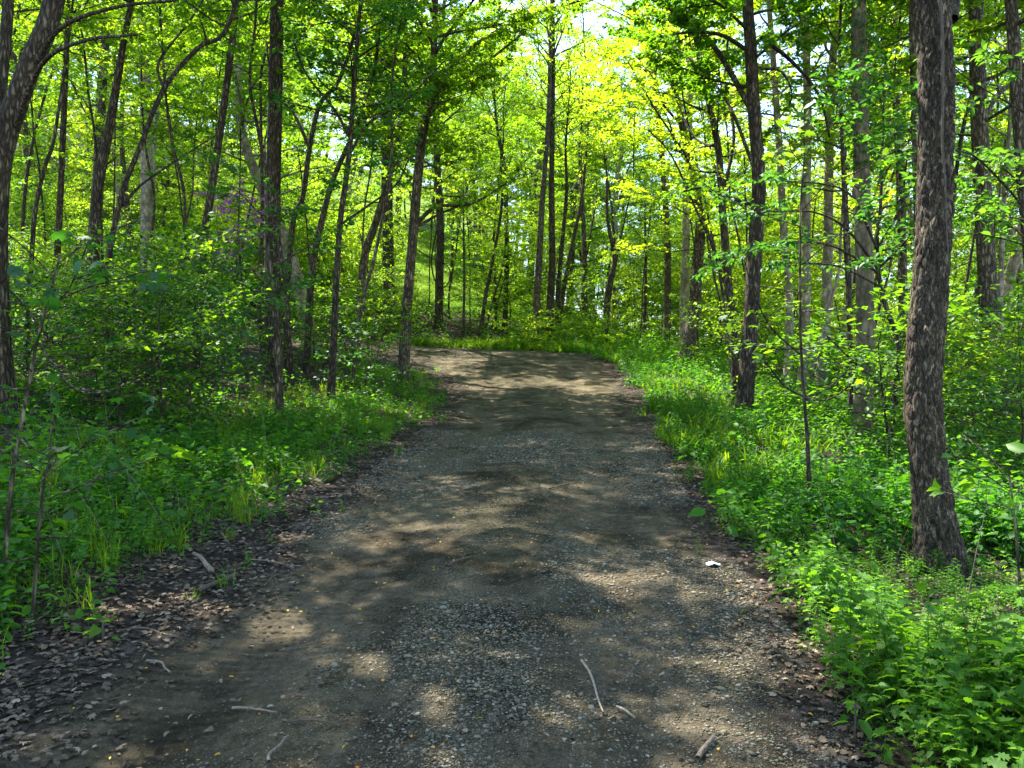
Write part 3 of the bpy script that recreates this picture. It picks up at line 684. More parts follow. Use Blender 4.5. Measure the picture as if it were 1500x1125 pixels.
photo_tree('understory_tree', 'deep green leafy understory tree at the upper right edge', [(1545, 760), (1540, 560), (1530, 380), (1510, 260)], 7.5, 9, 5, 4.6, 'bark_dark', 'deep_leaf', cat='tree',
           limbs=[([(1530, 340), (1480, 280), (1430, 230), (1400, 220)], -.5, 4, 2, 1.1), ([(1532, 380), (1480, 330), (1420, 310)], .5, 4, 2, 1.1)], cb=2.6, **{**SLIM, 'shape': 'ovate', 'leaf': .10, 'wr': .5, 'R': 1.3, 'nl': 12})

# the thick plated trunk in the right foreground, with its vine
def plated_tree():
    d = 5.4
    pts = [(1378, 838), (1374, 800), (1367, 740), (1358, 660), (1352, 590), (1355, 520), (1362, 430), (1369, 330), (1371, 230), (1372, 120), (1369, 0)]
    ws = [78, 68, 62, 59, 60, 60, 60, 58, 56, 56, 56]
    q = np.array([px(*p, d) for p in pts]); x0 = q[0][0]
    base = np.array([x0, d, gz(x0, d) - .15])
    q[0] = base + np.array([0, 0, 0]); q[1][2] = max(q[1][2], base[2] + .22)
    P = list(q); R = [w / 2 / F * d for w in ws]
    for k in range(6):
        P.append(P[-1] + np.array([rng.normal(.06, .08), rng.normal(.1, .1), 2.0])); R.append(R[-1] * .88)
    Pc = catmull(np.array(P), 26)
    Rc = np.interp(np.linspace(0, len(P) - 1, len(Pc)), np.arange(len(P)), R)
    rel = Pc - base
    ext = []
    b0 = px(1392, 28, d) - base
    ext.append((np.array([b0, b0 + [.10, .1, .35], b0 + [.35, .3, 1.2], b0 + [.9, .6, 2.4]]), .055, .02, 1.2))
    tb, cr = make_tree(rng, rel[::13], Rc[::13], dict(extra=ext, cb=5.8, R=5.4, nl=42, gap=.26, per_m=48, leaf=.11, sides=12, azbias=2.5, clump=.35, cs=.45))  # unseen crown, widened and turned leftward to shade the right weeds
    # replace the plain stem by a finely sculpted one
    sides = 150
    th = np.linspace(0, 2 * np.pi, sides, endpoint=False)
    s_ = np.concatenate([[0], np.cumsum(np.linalg.norm(np.diff(rel, axis=0), axis=1))])
    keep = s_ < 8.5
    Pk, Rk, sk = rel[keep], Rc[keep], s_[keep]
    # denser along the length
    sn = np.arange(0, sk[-1], .012)
    Pk = np.stack([np.interp(sn, sk, Pk[:, i]) for i in range(3)], 1); Rk = np.interp(sn, sk, Rk)
    a = th[None] * np.ones((len(sn), 1)); s2 = sn[:, None] * np.ones((1, sides))
    from mathutils import noise as mn, Vector
    disp = np.zeros(a.shape); cell = np.zeros(a.shape)
    ca, sa = np.cos(th) * .145, np.sin(th) * .145
    for i in range(len(sn)):
        zz = sn[i] * .48
        for j in range(sides):
            v = Vector((ca[j], sa[j], zz)) * 19
            w = mn.noise_vector(v * .8) * .45
            dd, pp = mn.voronoi(v + w)
            e = min(.35, dd[1] - dd[0])
            c = mn.cell(pp[0] * 3.7)
            disp[i, j] = e / .35 * .011 + c * .007
            cell[i, j] = c
    h = sn[:, None]
    flare = np.exp(-h / .24) * (.6 + .7 * np.maximum(0, np.cos(a * 2.5 + .6)) ** 2)
    rr = Rk[:, None] * (.78 + flare) + disp + (fbm(np.cos(a) * 1.3 + 5, np.sin(a) * 1.3 + s2 * .9, 51) - .5) * .03
    T = norm(np.gradient(Pk, axis=0)); A = norm(np.cross(T, np.array([[1., 0, 0]]))); B = np.cross(T, A)
    V = Pk[:, None] + rr[..., None] * (np.cos(th)[None, :, None] * A[:, None] + np.sin(th)[None, :, None] * B[:, None])
    i = np.arange(len(sn) - 1)[:, None] * sides; j = np.arange(sides)[None]; k = (j + 1) % sides
    qd = np.stack([i + j, i + k, i + k + sides, i + j + sides], -1).reshape(-1, 4)
    # drop the plain stem below 8.3 m from the limb tubes
    v0 = tb.V[0]; f0 = tb.Fc[0]
    zc = v0[f0][:, :, 2].min(1)
    tb.Fc[0] = f0[zc > 8.0]
    nv = sum(len(x) for x in tb.V)
    tb.V.append(V.reshape(-1, 3)); tb.Fc.append(qd + nv)
    t = plant_tree('forest_tree', 'thick plated-bark trunk standing in the right foreground weeds', 'tree', None, base, tb, cr, 'bark_plate', 'deep_leaf')
    vn = Tubes()
    vp = np.array([px(*p, d) for p in [(1357, -60), (1357, 0), (1362, 60), (1363, 140), (1362, 215), (1366, 270), (1368, 330), (1372, 400)]]) - base
    vp[:, 1] -= .155
    vn.path(catmull(vp, 8), np.linspace(.013, .004, len(catmull(vp, 8))), 8, rough=.15)
    vo = vn.obj('vine', M['stick_dark'], t)
    TAKEN.append((x0, d, .8))
plated_tree()

# ivy on the upper part of the ivy trunk
def ivy():
    n = 900
    z = rng.uniform(4.6, 7.4, n); a = rng.uniform(0, 6.28, n)
    xs = np.interp(z, [4.6, 7.4], [px(1263, 300, 12.5)[0], px(1258, 0, 12.5)[0]]) - ivy_tree.location.x
    r = .12 + rng.random(n) * .22 * np.sin((z - 4.6) / 2.8 * 3.1)
    P = np.stack([xs + np.cos(a) * r, np.sin(a) * r, z - 0], 1)
    A = np.stack([np.cos(a), np.sin(a), -rng.random(n)], 1) + rng.normal(0, .4, (n, 3))
    Nn = np.stack([np.cos(a) * .5, np.sin(a) * .5, np.ones(n)], 1) + rng.normal(0, .3, (n, 3))
    V, Fc, k = leaves(P, A, Nn, rng.uniform(.06, .11, n), rng.uniform(.05, .08, n), 'ovate')
    build('ivy', V, [Fc], M['deep_leaf'], ivy_tree, np.repeat(rng.random(n), k))
ivy()

# ------------------------------------------------------------------ background trees (copies of a few grown templates)
def template_tree(seed, H, r0, R, cb, leafm, bark, lean, nl=36, **kw):
    g = np.random.default_rng(seed)
    P = [np.zeros(3)]
    d = np.array([lean[0], lean[1], 1.0])
    for k in range(9):
        d = norm((d + np.array([g.normal(0, .07), g.normal(0, .07), .12]))[None])[0]
        P.append(P[-1] + d * H / 9)
    Pc = catmull(np.array(P), 3); h = Pc[:, 2]
    Rc = np.linspace(r0, .02, len(Pc)) * (1 + .4 * np.exp(-h / .4))
    o = dict(cb=cb, R=R, nl=nl, gap=.22, per_m=50, leaf=.115, sides=8, sub=.95, fork=2, clump=.22, cs=.5, el=(.15, 1.0)); o.update(kw)
    return make_tree(g, Pc, Rc, o) + (bark, leafm)

def inst_group(name, cat, temps, spots, labels, group):
    protos = [None] * len(temps)
    for (x, y, k, rz, sc, li) in spots:
        k = k % len(temps)
        loc = (x, y, gz(x, y) - .1)
        tilt = (random.uniform(-.05, .05), random.uniform(-.05, .05))
        if protos[k] is None:
            tb, cr, bk, lf = temps[k]
            o = plant_tree(name, labels[li], cat, group[li] if isinstance(group, list) else group, loc, tb, cr, bk, lf)
            o.rotation_euler = (tilt[0], tilt[1], rz); o.scale = (sc[0], sc[0], sc[1]); protos[k] = o
        else:
            copy_thing(protos[k], loc, rz, sc, labels[li], group[li] if isinstance(group, list) else group, tilt)

random.seed(SEED)
def free(x, y, r):
    for (a, b, q) in TAKEN:
        if (a - x) ** 2 + (b - y) ** 2 < max(r, q) ** 2: return False
    return True

def scatter(n, region, r, ok=lambda x, y: True, tries=40):
    out = []
    for _ in range(n * tries):
        if len(out) >= n: break
        p0, p1, d0, d1 = region
        d = math.sqrt(random.uniform(d0 * d0, d1 * d1)); x = (random.uniform(p0, p1) - CX) / F * d
        if road_sd(x, d)[0] < .9 or not free(x, d, r) or not ok(x, d): continue
        TAKEN.append((x, d, r)); out.append((x, d))
    return out

BGK = dict(fork=2)
big_t = [template_tree(101, 19, .19, 3.9, 4.2, 'sun_leaf', 'bark_mid', (.03, 0)),
         template_tree(102, 17, .15, 3.4, 3.2, 'sun_leaf', 'bark_dark', (-.06, .02)),
         template_tree(103, 21, .21, 4.2, 5, 'sun_leaf', 'bark_pale', (.02, -.03)),
         template_tree(104, 15, .12, 3.2, 2.6, 'mid_leaf', 'bark_dark', (.08, .03)),
         template_tree(105, 18, .16, 3.6, 3, 'sun_leaf', 'bark_mid', (-.02, .05))]
def no_lawn(x, y):
    return not (44 < y < 80 and -.24 * y < x < -.04 * y and random.random() < .95)
def thin(x, y):
    return no_lawn(x, y) and not (28 < y < 46 and -.45 * y < x < .03 * y and random.random() < .96) and not (32 < y < 50 and -.05 * y < x < .24 * y and random.random() < .96) and not (24 < y < 40 and x < -.3 * y and random.random() < .4)
def lawn_view(x, y):
    return no_lawn(x, y) and not (y > 36 and -.135 * y < x < -.06 * y and random.random() < .93)
spots = []
for (pxx, dd, kk) in ((835, 48, 0), (900, 44, 2), (868, 60, 2), (780, 56, 0)):
    spots.append(((pxx - CX) / F * dd, dd, kk, kk * 1.3, (1.25, 1.1), 1)); TAKEN.append(((pxx - CX) / F * dd, dd, 2))
for _ in range(26):
    dd = random.uniform(62, 112); spots.append(((random.uniform(250, 1050) - CX) / F * dd, dd, random.choice((0, 2, 4)), random.uniform(0, 6.28), (1.35, 1.1), 1))
for _ in range(16):
    dd = random.uniform(64, 108); spots.append(((random.uniform(1060, 1560) - CX) / F * dd, dd, random.choice((0, 2, 4)), random.uniform(0, 6.28), (1.4, 1.1), 2))
spots.append((5.9, 26.5, 0, 2.2, (1.3, .8), 2)); spots.append((-6.6, 25.5, 2, 4.0, (1.25, .8), 0)); TAKEN += [(5.9, 26.5, 1), (-6.6, 25.5, 1)]
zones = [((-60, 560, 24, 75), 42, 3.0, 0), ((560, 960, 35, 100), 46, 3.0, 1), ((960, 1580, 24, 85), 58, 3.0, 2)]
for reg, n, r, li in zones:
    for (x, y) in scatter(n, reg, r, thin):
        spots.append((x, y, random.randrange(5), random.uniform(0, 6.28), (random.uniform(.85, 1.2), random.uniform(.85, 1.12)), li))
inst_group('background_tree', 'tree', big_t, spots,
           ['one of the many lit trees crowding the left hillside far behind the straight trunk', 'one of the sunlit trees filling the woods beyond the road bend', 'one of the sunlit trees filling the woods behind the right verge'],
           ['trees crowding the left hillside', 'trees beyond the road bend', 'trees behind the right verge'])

# unseen trees added outside the left frame edge so their crowns shade the track
inst_group('tall_tree', 'tree', big_t[:3], [(-9.6, 11.6, 0, 1.0, (1.1, .9), 0), (-13.5, 15.5, 2, .5, (1.1, .9), 0)],
           ['tall tree whose crown shades the track from beyond the left frame edge'], 'trees beyond the left frame edge')

# slender bare poles with their leaves high up
poles = [template_tree(301, 12, .055, 1.9, 7.5, 'mid_leaf', 'bark_dark', (.05, 0), nl=18, leaf=.105, sub=.7), template_tree(302, 10, .04, 1.7, 6, 'sun_leaf', 'bark_mid', (-.12, .03), nl=16, leaf=.105, sub=.7),
         template_tree(303, 14, .07, 2.2, 8.5, 'sun_leaf', 'bark_dark', (.10, -.03), nl=20, leaf=.105, sub=.8), template_tree(304, 7, .028, 1.3, 4, 'mid_leaf', 'bark_dark', (.16, .05), nl=12, leaf=.10, sub=.6)]
spp = []
for reg, n, li in (((20, 560, 15, 32), 16, 0), ((600, 960, 33, 52), 16, 1), ((1000, 1500, 17, 36), 16, 2)):
    for (x, y) in scatter(n, reg, 1.0): spp.append((x, y, random.randrange(4), random.uniform(0, 6.28), (random.uniform(.85, 1.2), random.uniform(.85, 1.15)), li))
inst_group('pole_tree', 'tree', poles, spp, ['one of the slender bare-stemmed young trees on the left slope', 'one of the slender bare-stemmed young trees beyond the road bend', 'one of the slender bare-stemmed young trees in the right woods'],
           ['young bare-stemmed trees on the left slope', 'young bare-stemmed trees beyond the road bend', 'young bare-stemmed trees in the right woods'])

# ------------------------------------------------------------------ understory
def template_sapling(seed, H, R, nl, leafm, leaf=.09, shape='diamond', per_m=30, cb=.5, **kw):
    g = np.random.default_rng(seed)
    P = [np.zeros(3)]; d = np.array([g.normal(0, .15), g.normal(0, .15), 1.0])
    for k in range(6):
        d = norm((d + np.array([g.normal(0, .12), g.normal(0, .12), .15]))[None])[0]; P.append(P[-1] + d * H / 6)
    Pc = catmull(np.array(P), 3)
    Rc = np.linspace(.006 + .006 * H, .004, len(Pc))
    o = dict(cb=cb, R=R, nl=nl, gap=.17, per_m=per_m, leaf=leaf, sides=6, sub=.5, rise=.1, el=(.0, .55), shape=shape, prof='flat', tilt=.32, droop=.08, lat=.06); o.update(kw)
    return make_tree(g, Pc, Rc, o) + ('bark_dark', leafm)

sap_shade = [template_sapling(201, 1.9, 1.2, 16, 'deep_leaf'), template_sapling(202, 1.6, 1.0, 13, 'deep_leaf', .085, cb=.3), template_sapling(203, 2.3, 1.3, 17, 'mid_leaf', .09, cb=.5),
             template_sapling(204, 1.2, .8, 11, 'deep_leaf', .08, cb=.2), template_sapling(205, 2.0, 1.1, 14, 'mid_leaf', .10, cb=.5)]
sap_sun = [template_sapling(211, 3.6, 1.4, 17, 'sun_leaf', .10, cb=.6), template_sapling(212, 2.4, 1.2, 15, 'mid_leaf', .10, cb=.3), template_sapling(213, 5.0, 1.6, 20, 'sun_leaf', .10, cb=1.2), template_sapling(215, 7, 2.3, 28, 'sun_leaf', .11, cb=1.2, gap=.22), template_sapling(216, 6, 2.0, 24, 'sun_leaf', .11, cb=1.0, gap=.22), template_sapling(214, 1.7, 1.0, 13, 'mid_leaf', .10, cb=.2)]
def mk(pts, li, lo=.8, hi=1.25):
    return [(x, y, random.randrange(20), random.uniform(0, 6.28), (random.uniform(lo, hi), random.uniform(lo, hi)), li) for x, y in pts]
shade_ok = lambda x, y: road_sd(x, y)[0] > 1.7 and not (-.39 * y < x < -.31 * y)
off = lambda m: (lambda x, y: road_sd(x, y)[0] > m)
sp = mk(scatter(46, (-40, 560, 9.5, 27), .75, shade_ok), 0) 
inst_group('understory_sapling', 'sapling', sap_shade, sp, ['one of the shaded leafy saplings covering the slope left of the road'], 'shaded saplings left of the road')
sp = mk(scatter(38, (1080, 1540, 9, 24), .9, lambda x, y: road_sd(x, y)[0] > 2.2 and not (.30 * y < x < .46 * y)), 0)
inst_group('understory_sapling', 'sapling', [sap_shade[i] for i in (1, 2, 3, 4)], sp, ['one of the leafy saplings under the trees right of the road'], 'saplings right of the road')
sp = mk(scatter(105, (-20, 560, 26, 58), 1.1, lawn_view), 0) + mk(scatter(34, (560, 960, 35, 60), 1.0, lawn_view), 1) + mk(scatter(26, (800, 1090, 36, 62), 1.0), 1, 1., 1.5) + mk(scatter(75, (940, 1520, 24, 60), 1.1, lambda x, y: y > 36 or x > .26 * y), 2) + mk(scatter(30, (980, 1500, 38, 64), 1.1), 2, 1.0, 1.6)
inst_group('understory_sapling', 'sapling', sap_sun, sp, ['one of the sunlit saplings on the far left hillside', 'one of the sunlit saplings growing across the road bend', 'one of the sunlit saplings deep in the right woods'],
           ['saplings on the far left hillside', 'saplings across the road bend', 'saplings deep in the right woods'])
sap_bank = [template_sapling(251, 1.3, .9, 14, 'sun_leaf', .10, cb=.05), template_sapling(252, 1.0, .8, 12, 'mid_leaf', .10, cb=.05), template_sapling(253, 1.7, .9, 14, 'sun_leaf', .10, cb=.1)]
bp_ = [(x, y) for x, y in scatter(18, (540, 1010, 31.8, 38), .8, lambda x, y: road_sd(x, y)[0] < 6.5 and not (-.13 * y < x < 0))]
inst_group('bank_shrub', 'shrub', sap_bank, mk(bp_, 0, .7, 1.3), ['one of the low bright shrubs on the bank across the road bend'], 'low shrubs on the bank')
# purple-leaved tree on the left hillside
tb, cr, bk, lf = template_sapling(231, 4.5, 1.0, 16, 'purple', .10, per_m=50, cb=2.5)
p = px(348, 400, 20); plant_tree('purple_leaved_tree', 'small tree with purple leaves on the hillside left of the straight trunk', 'tree', None, (p[0], 20, gz(p[0], 20)), tb, cr, 'bark_dark', 'purple')
# low bush at the far road edge
tb, cr, bk, lf = template_sapling(241, 1.7, 1.0, 16, 'mid_leaf', .10, cb=.1)
p = px(868, 500, 33); plant_tree('bush', 'rounded leafy bush at the far edge of the road bend', 'bush', None, (p[0], 33, gz(p[0], 33)), tb, cr, 'bark_dark', 'mid_leaf')
# ------------------------------------------------------------------ ground cover (stuff), litter, stones
cg = np.random.default_rng(SEED + 5)

def herb_template(g, h, n, shape, ln, wr, stem=True, whorl=False, spread=.5):
    """one leafy herb: returns V, faces(list of tri), rnd"""
    z = h * np.linspace(.18, 1, n) ** .8
    az = np.arange(n) * (1.57 if whorl else 2.4) + g.normal(0, .3, n)
    lean = g.normal(0, .12, 2)
    S = np.stack([lean[0] * z, lean[1] * z, z], 1)
    el = np.interp(np.arange(n) / max(1, n - 1), [0, 1], [-.15, .75]) + g.normal(0, .15, n)
    A = np.stack([np.cos(az) * np.cos(el), np.sin(az) * np.cos(el), np.sin(el)], 1)
    pet = ln * spread * g.uniform(.5, 1.1, n) * np.interp(np.arange(n) / max(1, n - 1), [0, 1], [1.2, .3])
    P = S + A * pet[:, None]
    A2 = A.copy(); A2[:, 2] -= .45
    Nn = np.stack([-np.cos(az) * np.sin(el), -np.sin(az) * np.sin(el), np.cos(el)], 1) + g.normal(0, .42, (n, 3))
    Ln = ln * g.uniform(.7, 1.2, n) * np.interp(np.arange(n) / max(1, n - 1), [0, .5, 1], [.9, 1.1, .6])
    V, Fc, k = leaves(P, A2, Nn, Ln, Ln * wr, shape)
    r = np.repeat(np.clip(g.normal(.45, .2, n), 0, 1), k)
    if stem:
        tb = Tubes(); tb.twigs(np.vstack([np.zeros((1, 3)), S]), np.vstack([S[-1:], P]), np.append(.0035, np.full(n, .0016)), .0012)
        q = np.concatenate(tb.Fc); tv = np.concatenate(tb.V)
        t3 = np.vstack([q[:, [0, 1, 2]], q[:, [0, 2, 3]]])
        Fc = np.vstack([Fc, t3 + len(V)]); V = np.vstack([V, tv]); r = np.append(r, np.full(len(t3), .3))
    return V, Fc, r

def grass_template(g, h, n, w=.005):
    V = []; Fc = []; r = []
    for i in range(n):
        az = g.uniform(0, 6.28); b = g.uniform(.15, .8); hh = h * g.uniform(.5, 1.15)
        o = g.normal(0, .035, 2); s = np.array([-math.sin(az), math.cos(az), 0]) * w
        d = np.array([math.cos(az), math.sin(az), 0])
        pts = [np.array([o[0], o[1], 0]) + d * (b * hh * t * t) + np.array([0, 0, hh * (t - .35 * b * t * t)]) for t in (0, .4, .75, 1)]
        k = len(V)
        V += [pts[0] - s, pts[0] + s, pts[1] - s, pts[1] + s, pts[2] - s * .7, pts[2] + s * .7, pts[3]]
        Fc += [[k, k + 1, k + 3], [k, k + 3, k + 2], [k + 2, k + 3, k + 5], [k + 2, k + 5, k + 4], [k + 4, k + 5, k + 6]]
        r += [g.random()] * 5
    return np.array(V), np.array(Fc), np.array(r)

def stamp(name, label, mat, temps, X, Y, sc, tilt=.12, zoff=-.01, seed=0):
    g = np.random.default_rng(seed + 99)
    Z = ground(X, Y) + zoff
    rz = g.uniform(0, 6.283, len(X)); tx = g.normal(0, tilt, len(X)); ty = g.normal(0, tilt, len(X))
    which = g.integers(0, len(temps), len(X)); pr = g.normal(0, .18, len(X))
    Vs, Fs, Rs = [], [], []; n = 0
    for k, (V, Fc, r) in enumerate(temps):
        i = np.where(which == k)[0]
        if not len(i): continue
        c, s = np.cos(rz[i])[:, None], np.sin(rz[i])[:, None]
        S = sc[i][:, None]
        vx = (V[None, :, 0] * c - V[None, :, 1] * s) * S; vy = (V[None, :, 0] * s + V[None, :, 1] * c) * S; vz = V[None, :, 2] * S
        vx = vx + vz * tx[i][:, None]; vy = vy + vz * ty[i][:, None]
        W = np.stack([vx + X[i][:, None], vy + Y[i][:, None], vz + Z[i][:, None]], -1).reshape(-1, 3)
        f = (np.arange(len(i))[:, None, None] * len(V) + Fc[None]).reshape(-1, 3) + n
        Vs.append(W); Fs.append(f); n += len(W)
        Rs.append(np.clip(r[None] + pr[i][:, None], 0, 1).ravel())
    return tag(build(name, np.concatenate(Vs), [np.concatenate(Fs)], M[mat], None, np.concatenate(Rs)), label, name.replace('_', ' '), kind='stuff')

def pts(n, x0, x1, y0, y1, cond, g=cg, persp=True):
    """random ground points, denser towards the camera, kept where cond(x, y, sd) (probability) holds; limited to the view wedge"""
    u = g.random(n)
    y = (y0 ** (1 - .0) + u * (y1 - y0)) if not persp else y0 * (y1 / y0) ** (u ** .8)
    x = g.uniform(x0, x1, n)
    k = np.abs(x) < y * .74 + 1.2
    x, y = x[k], y[k]
    sd = road_sd(x, y)
    k = g.random(len(x)) < cond(x, y, sd)
    return x[k], y[k], sd[k]

g = cg
jag = [herb_template(g, h, n, 'jagged', ln, .62, whorl=True, spread=.6) for h, n, ln in ((.42, 19, .085), (.50, 22, .09), (.34, 16, .08), (.55, 24, .085), (.46, 20, .095))]
ovt = [herb_template(g, h, n, 'ovate', ln, .55, spread=.5) for h, n, ln in ((.22, 9, .065), (.30, 12, .06), (.16, 7, .075), (.26, 10, .07))]
ovt2 = [herb_template(g, h, n, 'ovate', ln, .62, spread=.7) for h, n, ln in ((.24, 7, .11), (.18, 6, .10))]
lobed = [herb_template(g, h, n, 'maple', ln, .8, spread=1.0) for h, n, ln in ((.18, 6, .085), (.26, 8, .08), (.14, 5, .10))]
lite = [herb_template(g, h, n, 'diamond', ln, .6, stem=False, spread=.8) for h, n, ln in ((.28, 12, .085), (.40, 15, .085), (.22, 9, .09), (.5, 18, .08))]
fine = [herb_template(g, h, n, 'diamond', ln, .5, stem=True, spread=.8) for h, n, ln in ((.22, 22, .035), (.30, 28, .035), (.26, 24, .04))]
grs = [grass_template(g, h, n, w) for h, n, w in ((.30, 16, .0035), (.22, 14, .003), (.38, 18, .004))]
grf = [grass_template(g, h, n, w) for h, n, w in ((.30, 12, .008), (.40, 12, .009), (.24, 10, .008))]

edge_n = lambda x, y: (fbm(x * 1.3, y * 1.3, 61) - .5) * 1.3
# right foreground: dense tall jagged-leaf weeds
x, y, sd = pts(9500, 1.2, 7.5, 1.6, 9.5, lambda x, y, s: (x > 0) * sstep(-.08, .25, s + edge_n(x, y) * .5) * np.where(y < 5.4, 1, sstep(1.6, .6, s) * .7) * np.where(s > 2.2, .6, 1))
nj = len(x); lowf = (1 - .70 * sstep(3.2, 3.9, y) * sstep(1.7, 2.2, x) - .1 * sstep(5.2, 6.5, y)) * (.62 + .75 * fbm(x * 1.5, y * 1.5, 87))
stamp('jagged_weeds', 'tall jagged-leaved weeds filling the right verge in the foreground', 'herb', jag + jag[:3] + [ovt[1]], x, y, np.clip((.5 + .5 * sstep(-.1, 1.1, sd) + g.normal(0, .2, len(x))) * lowf, .25, 1.1), seed=1)
# right verge further up: light herbs and grass
x, y, sd = pts(16000, 1.2, 10, 4, 30, lambda x, y, s: (x > 0) * sstep(-.1, .3, s + edge_n(x, y) * .6) * sstep(6.5, 3.5, s) * np.clip(fbm(x * .9, y * .9, 75) * 5 - 1.7, .1, 1))
stamp('verge_herbs', 'bright leafy herbs along the sunlit right verge', 'herb', ovt + ovt2 + fine + [jag[2]], x, y, np.clip((.85 + .3 * sstep(.0, 1.5, sd) + g.normal(0, .25, len(x))) * np.where((y < 5.6) & (x > 1.75) & (y > 3.2), .45, 1) * (.6 + .8 * fbm(x * 1.1, y * 1.1, 88)), .3, 1.9), seed=2)
x, y, sd = pts(4500, 1.2, 10, 7, 31, lambda x, y, s: (x > 0) * sstep(0, .4, s + edge_n(x, y) * .5) * sstep(3.2, 1.5, s) * np.clip(fbm(x * .7, y * .7, 71) * 3 - .9, .1, 1))
stamp('verge_grass', 'grass tufts along the right verge', 'grass', grf, x, y, np.clip(g.normal(.95, .22, len(x)), .4, 1.6), seed=3)
# left verge
x, y, sd = pts(12000, -8, -1, 2.2, 24, lambda x, y, s: (x < 0) * sstep(-.1, .4, s + edge_n(x, y) * .7 - .22 * sstep(8, 5, y)) * sstep(3.0, 1.6, s) * .95)
stamp('low_herbs', 'low mixed herbs along the shaded left verge', 'herb', ovt + ovt2 + fine, x, y, np.clip(.5 + .45 * sstep(.1, 1.8, sd) + g.normal(0, .25, len(x)), .35, 1.5), seed=4)
x, y, sd = pts(6500, -8, -1, 2.2, 25, lambda x, y, s: (x < 0) * sstep(.15, .7, s + edge_n(x, y) * .7) * sstep(4.0, 2.2, s) * np.clip(fbm(x * .9, y * .9, 73) * 4 - 1.3, .05, 1))
stamp('grass_tufts', 'grass tufts among the herbs of the left verge', 'grass', grs, x, y, np.clip(g.normal(.6, .16, len(x)), .3, 1.1), seed=5)
x, y, sd = pts(3200, -8, -1, 2.0, 13, lambda x, y, s: (x < 0) * sstep(.3, 1.0, s + edge_n(x, y) * .7) * .7)
stamp('lobed_seedlings', 'maple seedlings and lobed leaves in the left foreground', 'herb', lobed, x, y, np.clip(g.normal(1.0, .25, len(x)), .5, 1.7), seed=6)
# forest floor on both sides
x, y, sd = pts(52000, -32, 34, 5, 48, lambda x, y, s: sstep(1.6, 3.0, s) * np.where(x < 0, np.clip(fbm(x * .35, y * .35, 81) * 3.6 - 1.15, .12, 1) * np.where(y < 26, .26, .8), np.clip(fbm(x * .4, y * .4, 83) * 4 - .9, .3, 1)) * (1 - sstep(43, 46, y) * (x > -18) * (x < 0)))
stamp('forest_undergrowth', 'leafy undergrowth covering the forest floor', 'herb', lite, x, y, np.clip(g.normal(1.0, .3, len(x)), .4, 2) * np.interp(y, [5, 20, 48], [.9, 1.15, 1.7]), seed=7)
# bank across the bend
x, y, sd = pts(15000, -9, 9, 29.5, 37, lambda x, y, s: (y > 29.5) * sstep(0, .3, s + edge_n(x, y) * .3) * sstep(4.2, 1.6, s) * np.clip(fbm(x * .8, y * .8, 79) * 5 - 1.5 + .2 * x, 0.04, 1), persp=False)
stamp('bank_grass', 'bright grass and herbs on the bank across the road bend', 'grass', grf + ovt, x, y, np.clip(g.normal(1.15, .3, len(x)), .5, 2.0), seed=8)
# lawn blades
x, y, sd = pts(40000, -28, 8, 43, 85, lambda x, y, s: (x < 9) * .8, persp=False)
stamp('lawn_grass', 'mown grass of the sunlit lawn on the hill', 'grass', grf, x, y, np.clip(g.normal(.55, .12, len(x)), .3, .9), seed=9)

# thin dry stems standing among the weeds
def dry_stems():
    gg = np.random.default_rng(77); tb = Tubes()
    x, y, sd = pts(900, -8, 9, 2.4, 16, lambda x, y, s: sstep(.3, .9, s) * .6, gg)
    S = np.stack([x, y, ground(x, y)], 1); n = len(x)
    D = np.stack([gg.normal(0, .45, n), gg.normal(0, .45, n), np.ones(n)], 1)
    tb.twigs(S, S + norm(D) * gg.uniform(.25, .9, (n, 1)), .0035, .0012, sag=.04)
    tag(tb.obj('dry_stems', M['stick']), 'thin dry brown stems standing among the verge weeds', 'dry stems', kind='stuff')
dry_stems()
# weeds creeping over the track edges
x, y, sd = pts(9000, -22, 6, 2, 31, lambda x, y, s: (s > -.32) * (s < .15) * np.clip(fbm(x * 2.2, y * 2.2, 93) * 5 - 2.3, 0, .6) * np.where(y > 20, 1.6, 1))
stamp('edge_weeds', 'small weeds and tufts creeping over the track edges', 'herb', [ovt[2], fine[0], fine[2], grs[1]], x, y, np.clip(g.normal(.6, .2, len(x)), .25, 1.1) * np.interp(y, [5, 25], [1, 1.5]), seed=12)

# dead leaves
def litter(name, label, mat, x, y, ln, seed, zo=.006):
    gg = np.random.default_rng(seed)
    n = len(x); az = gg.uniform(0, 6.283, n)
    A = np.stack([np.cos(az), np.sin(az), gg.normal(0, .18, n)], 1)
    Nn = np.stack([gg.normal(0, .28, n), gg.normal(0, .28, n), np.ones(n)], 1)
    P = np.stack([x, y, ground(x, y) + zo + gg.random(n) * .012], 1)
    V, Fc, k = leaves(P, A, Nn, ln * gg.uniform(.5, 1.3, n), ln * gg.uniform(.35, .75, n), 'maple' if ln > .04 else 'ovate')
    tag(build(name, V, [Fc], M[mat], None, np.repeat(gg.random(n), k)), label, name.replace('_', ' '), kind='stuff')
x, y, sd = pts(230000, -9, 6, 1.7, 24, lambda x, y, s: np.where(x < 0, sstep(-.6, .0, s + edge_n(x, y) * .8), sstep(-.35, .05, s + edge_n(x, y) * .6) * .6) * sstep(1.8, .8, s) * .8)
litter('dead_leaves', 'brown dead leaves drifted along the track edges', 'litter', x, y, .044, 21)
x, y, sd = pts(9000, -2.5, 2.4, 1.7, 18, lambda x, y, s: (s < -.1) * np.clip(fbm(x, y, 91) * 4 - 1.5, .1, 1) * .7)
litter('stray_leaves', 'scattered dead leaf scraps on the gravel track', 'litter', x, y, .034, 22)
x, y, sd = pts(520, -2.4, 2.4, 1.8, 12, lambda x, y, s: (s < .2) * .8)
litter('fallen_petals', 'small yellow and orange petals on the gravel track', 'petal', x, y, .022, 23)

